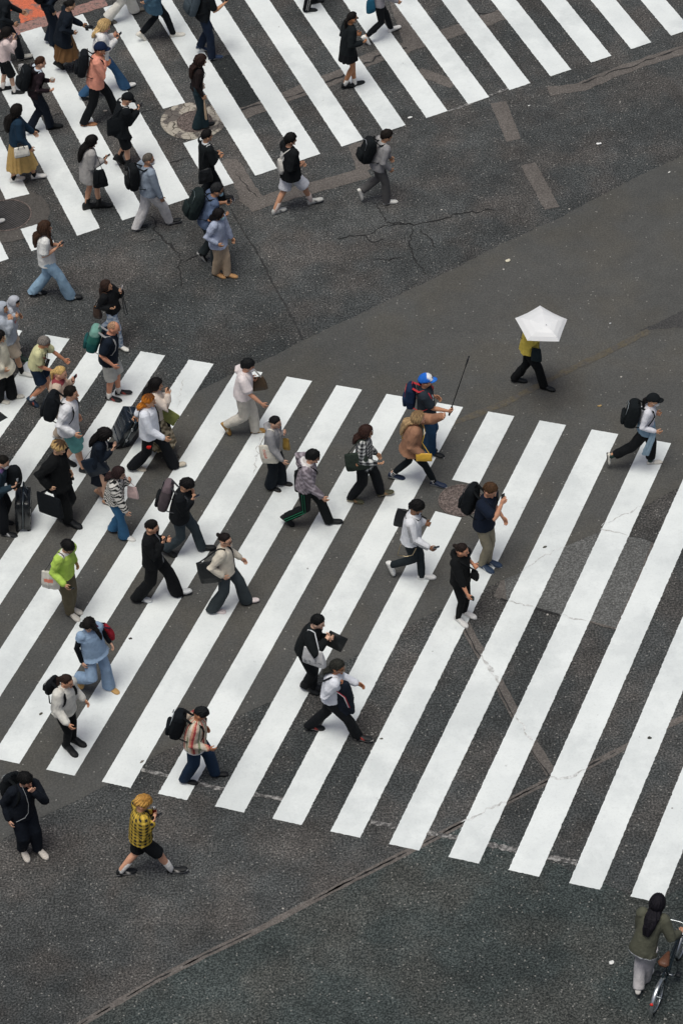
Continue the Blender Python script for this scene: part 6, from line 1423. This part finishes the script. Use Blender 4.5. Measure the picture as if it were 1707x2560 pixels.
raw('frame', a, M_PLA, root, b0)
a = Acc(); a.tube([seat-U*.2, seat], .014, 8, col=sil); raw('seat_post', a, M_MET, root, b0)
a = Acc(); a.loft([(seat-bf*.13+U*.02, bl*.05, U*.025), (seat-bf*.09+U*.025, bl*.085, U*.035), (seat+U*.025, bl*.06, U*.03), (seat+bf*.11+U*.025, bl*.025, U*.022), (seat+bf*.14+U*.02, bl*.012, U*.012)], 12, lin('#5a3a2a')); raw('saddle', a, M_LEA, root, b0)
a = Acc(); a.tube([hd, hb], .013, 8, col=sil); a.tube([hb-bl*.27-bf*.10, hb-bl*.2-bf*.02, hb, hb+bl*.2-bf*.02, hb+bl*.27-bf*.10], .012, 9, U, col=sil); raw('handlebar', a, M_MET, root, b0)
for k in (1, -1): a = Acc(); a.tube([hb+bl*.26*k-bf*.09, hb+bl*.29*k-bf*.2], .016, 8, col=lin('#2a211d')); raw('grip', a, M_RUB, root, b0)
a = Acc(); a.tube([bb-bl*.06, bb+bl*.06], .025, 10, bf, col=lin('#777c80')); a.tube([bb-bl*.07, bb-bl*.07+bf*.12-U*.10], .009, 6, col=sil); a.tube([bb+bl*.07, bb+bl*.07-bf*.12+U*.10], .009, 6, col=sil); raw('crank', a, M_MET, root, b0)
for k in (1, -1): a = Acc(); c = bb-bl*.07*k+(bf*.12-U*.10)*k; a.box(c-bl*.04*k, bf*.04, bl*.04, U*.012, lin('#22262a')); raw('pedal', a, M_RUB, root, b0)
a = Acc(); c = rw-bf*.26+U*.16; a.ell(c, bf*.018, bl*.025, U*.025, 10, 7, lin('#d8322a')); raw('reflector', a, M_PLA, root, b0)
a = Acc(); a.tube([rw+bl*.05, rw+bl*.07-U*.24-bf*.06], .009, 6, col=sil); raw('kickstand', a, M_MET, root, b0)
# ---- a walker of whom only a shoe tip reaches into the frame, left edge
p = person(z='F', head=(-190, -520), f1=(-28, 152, -5), f2=(-250, 210, 20), h=UPH-5, label='walker beyond the left edge, one white shoe tip on the studded manhole cover', hair=('short', '#181412'), top=S('shirt', '#3a3f45', lo=.02), bot=S('trousers', '#20242a', fit='str'), shoe=('#e4e4e0', '#dededa'))
p = person(z='Z', head=(-75, 1010), f1=(-62, 1150), f2=(-110, 1135), h=LOH, label='walker beyond the left edge holding the black umbrella', hair=('short', '#181412'), top=S('shirt', '#3a3f45', lo=.02), bot=S('trousers', '#20242a', fit='str'), shoe=BLK, rh=('b', .2, -.05, .3), grip='R')
umbrella('black umbrella of which one dark corner reaches in at the left edge', p.palm[1][0], [(20, 1044), (-40, 1078), (-120, 1060), (-130, 1000), (-50, 985)], (-60, 1025), '#14181b')
run_jobs()
# ------------------------------------------------------------------ daylight
w = bpy.data.worlds.new('World'); scene.world = w; w.use_nodes = True; nt = w.node_tree
sky = nt.nodes.new('ShaderNodeTexSky'); sky.sky_type = 'NISHITA'; sky.sun_disc = False
SE, SR = R_(78), R_(215)
sky.sun_elevation = SE; sky.sun_rotation = SR; sky.air_density = 1.0; sky.dust_density = 7.0; sky.ozone_density = 1.0; sky.altitude = 30
bg = nt.nodes['Background']; nt.links.new(sky.outputs[0], bg.inputs['Color']); bg.inputs['Strength'].default_value = .086
sl = bpy.data.lights.new('sun', 'SUN'); so = bpy.data.objects.new('sun', sl); COL.objects.link(so)
sl.energy = 2.1; sl.angle = R_(28); sl.color = (.98, 1.0, .93)
sd_ = V((math.sin(SR)*math.cos(SE), math.cos(SR)*math.cos(SE), math.sin(SE)))
so.rotation_euler = sd_.to_track_quat('Z', 'Y').to_euler()
vs = scene.view_settings; vs.view_transform = 'Standard'; vs.look = 'None'; vs.gamma = 1; vs.use_curve_mapping = False; vs.exposure = -0.24
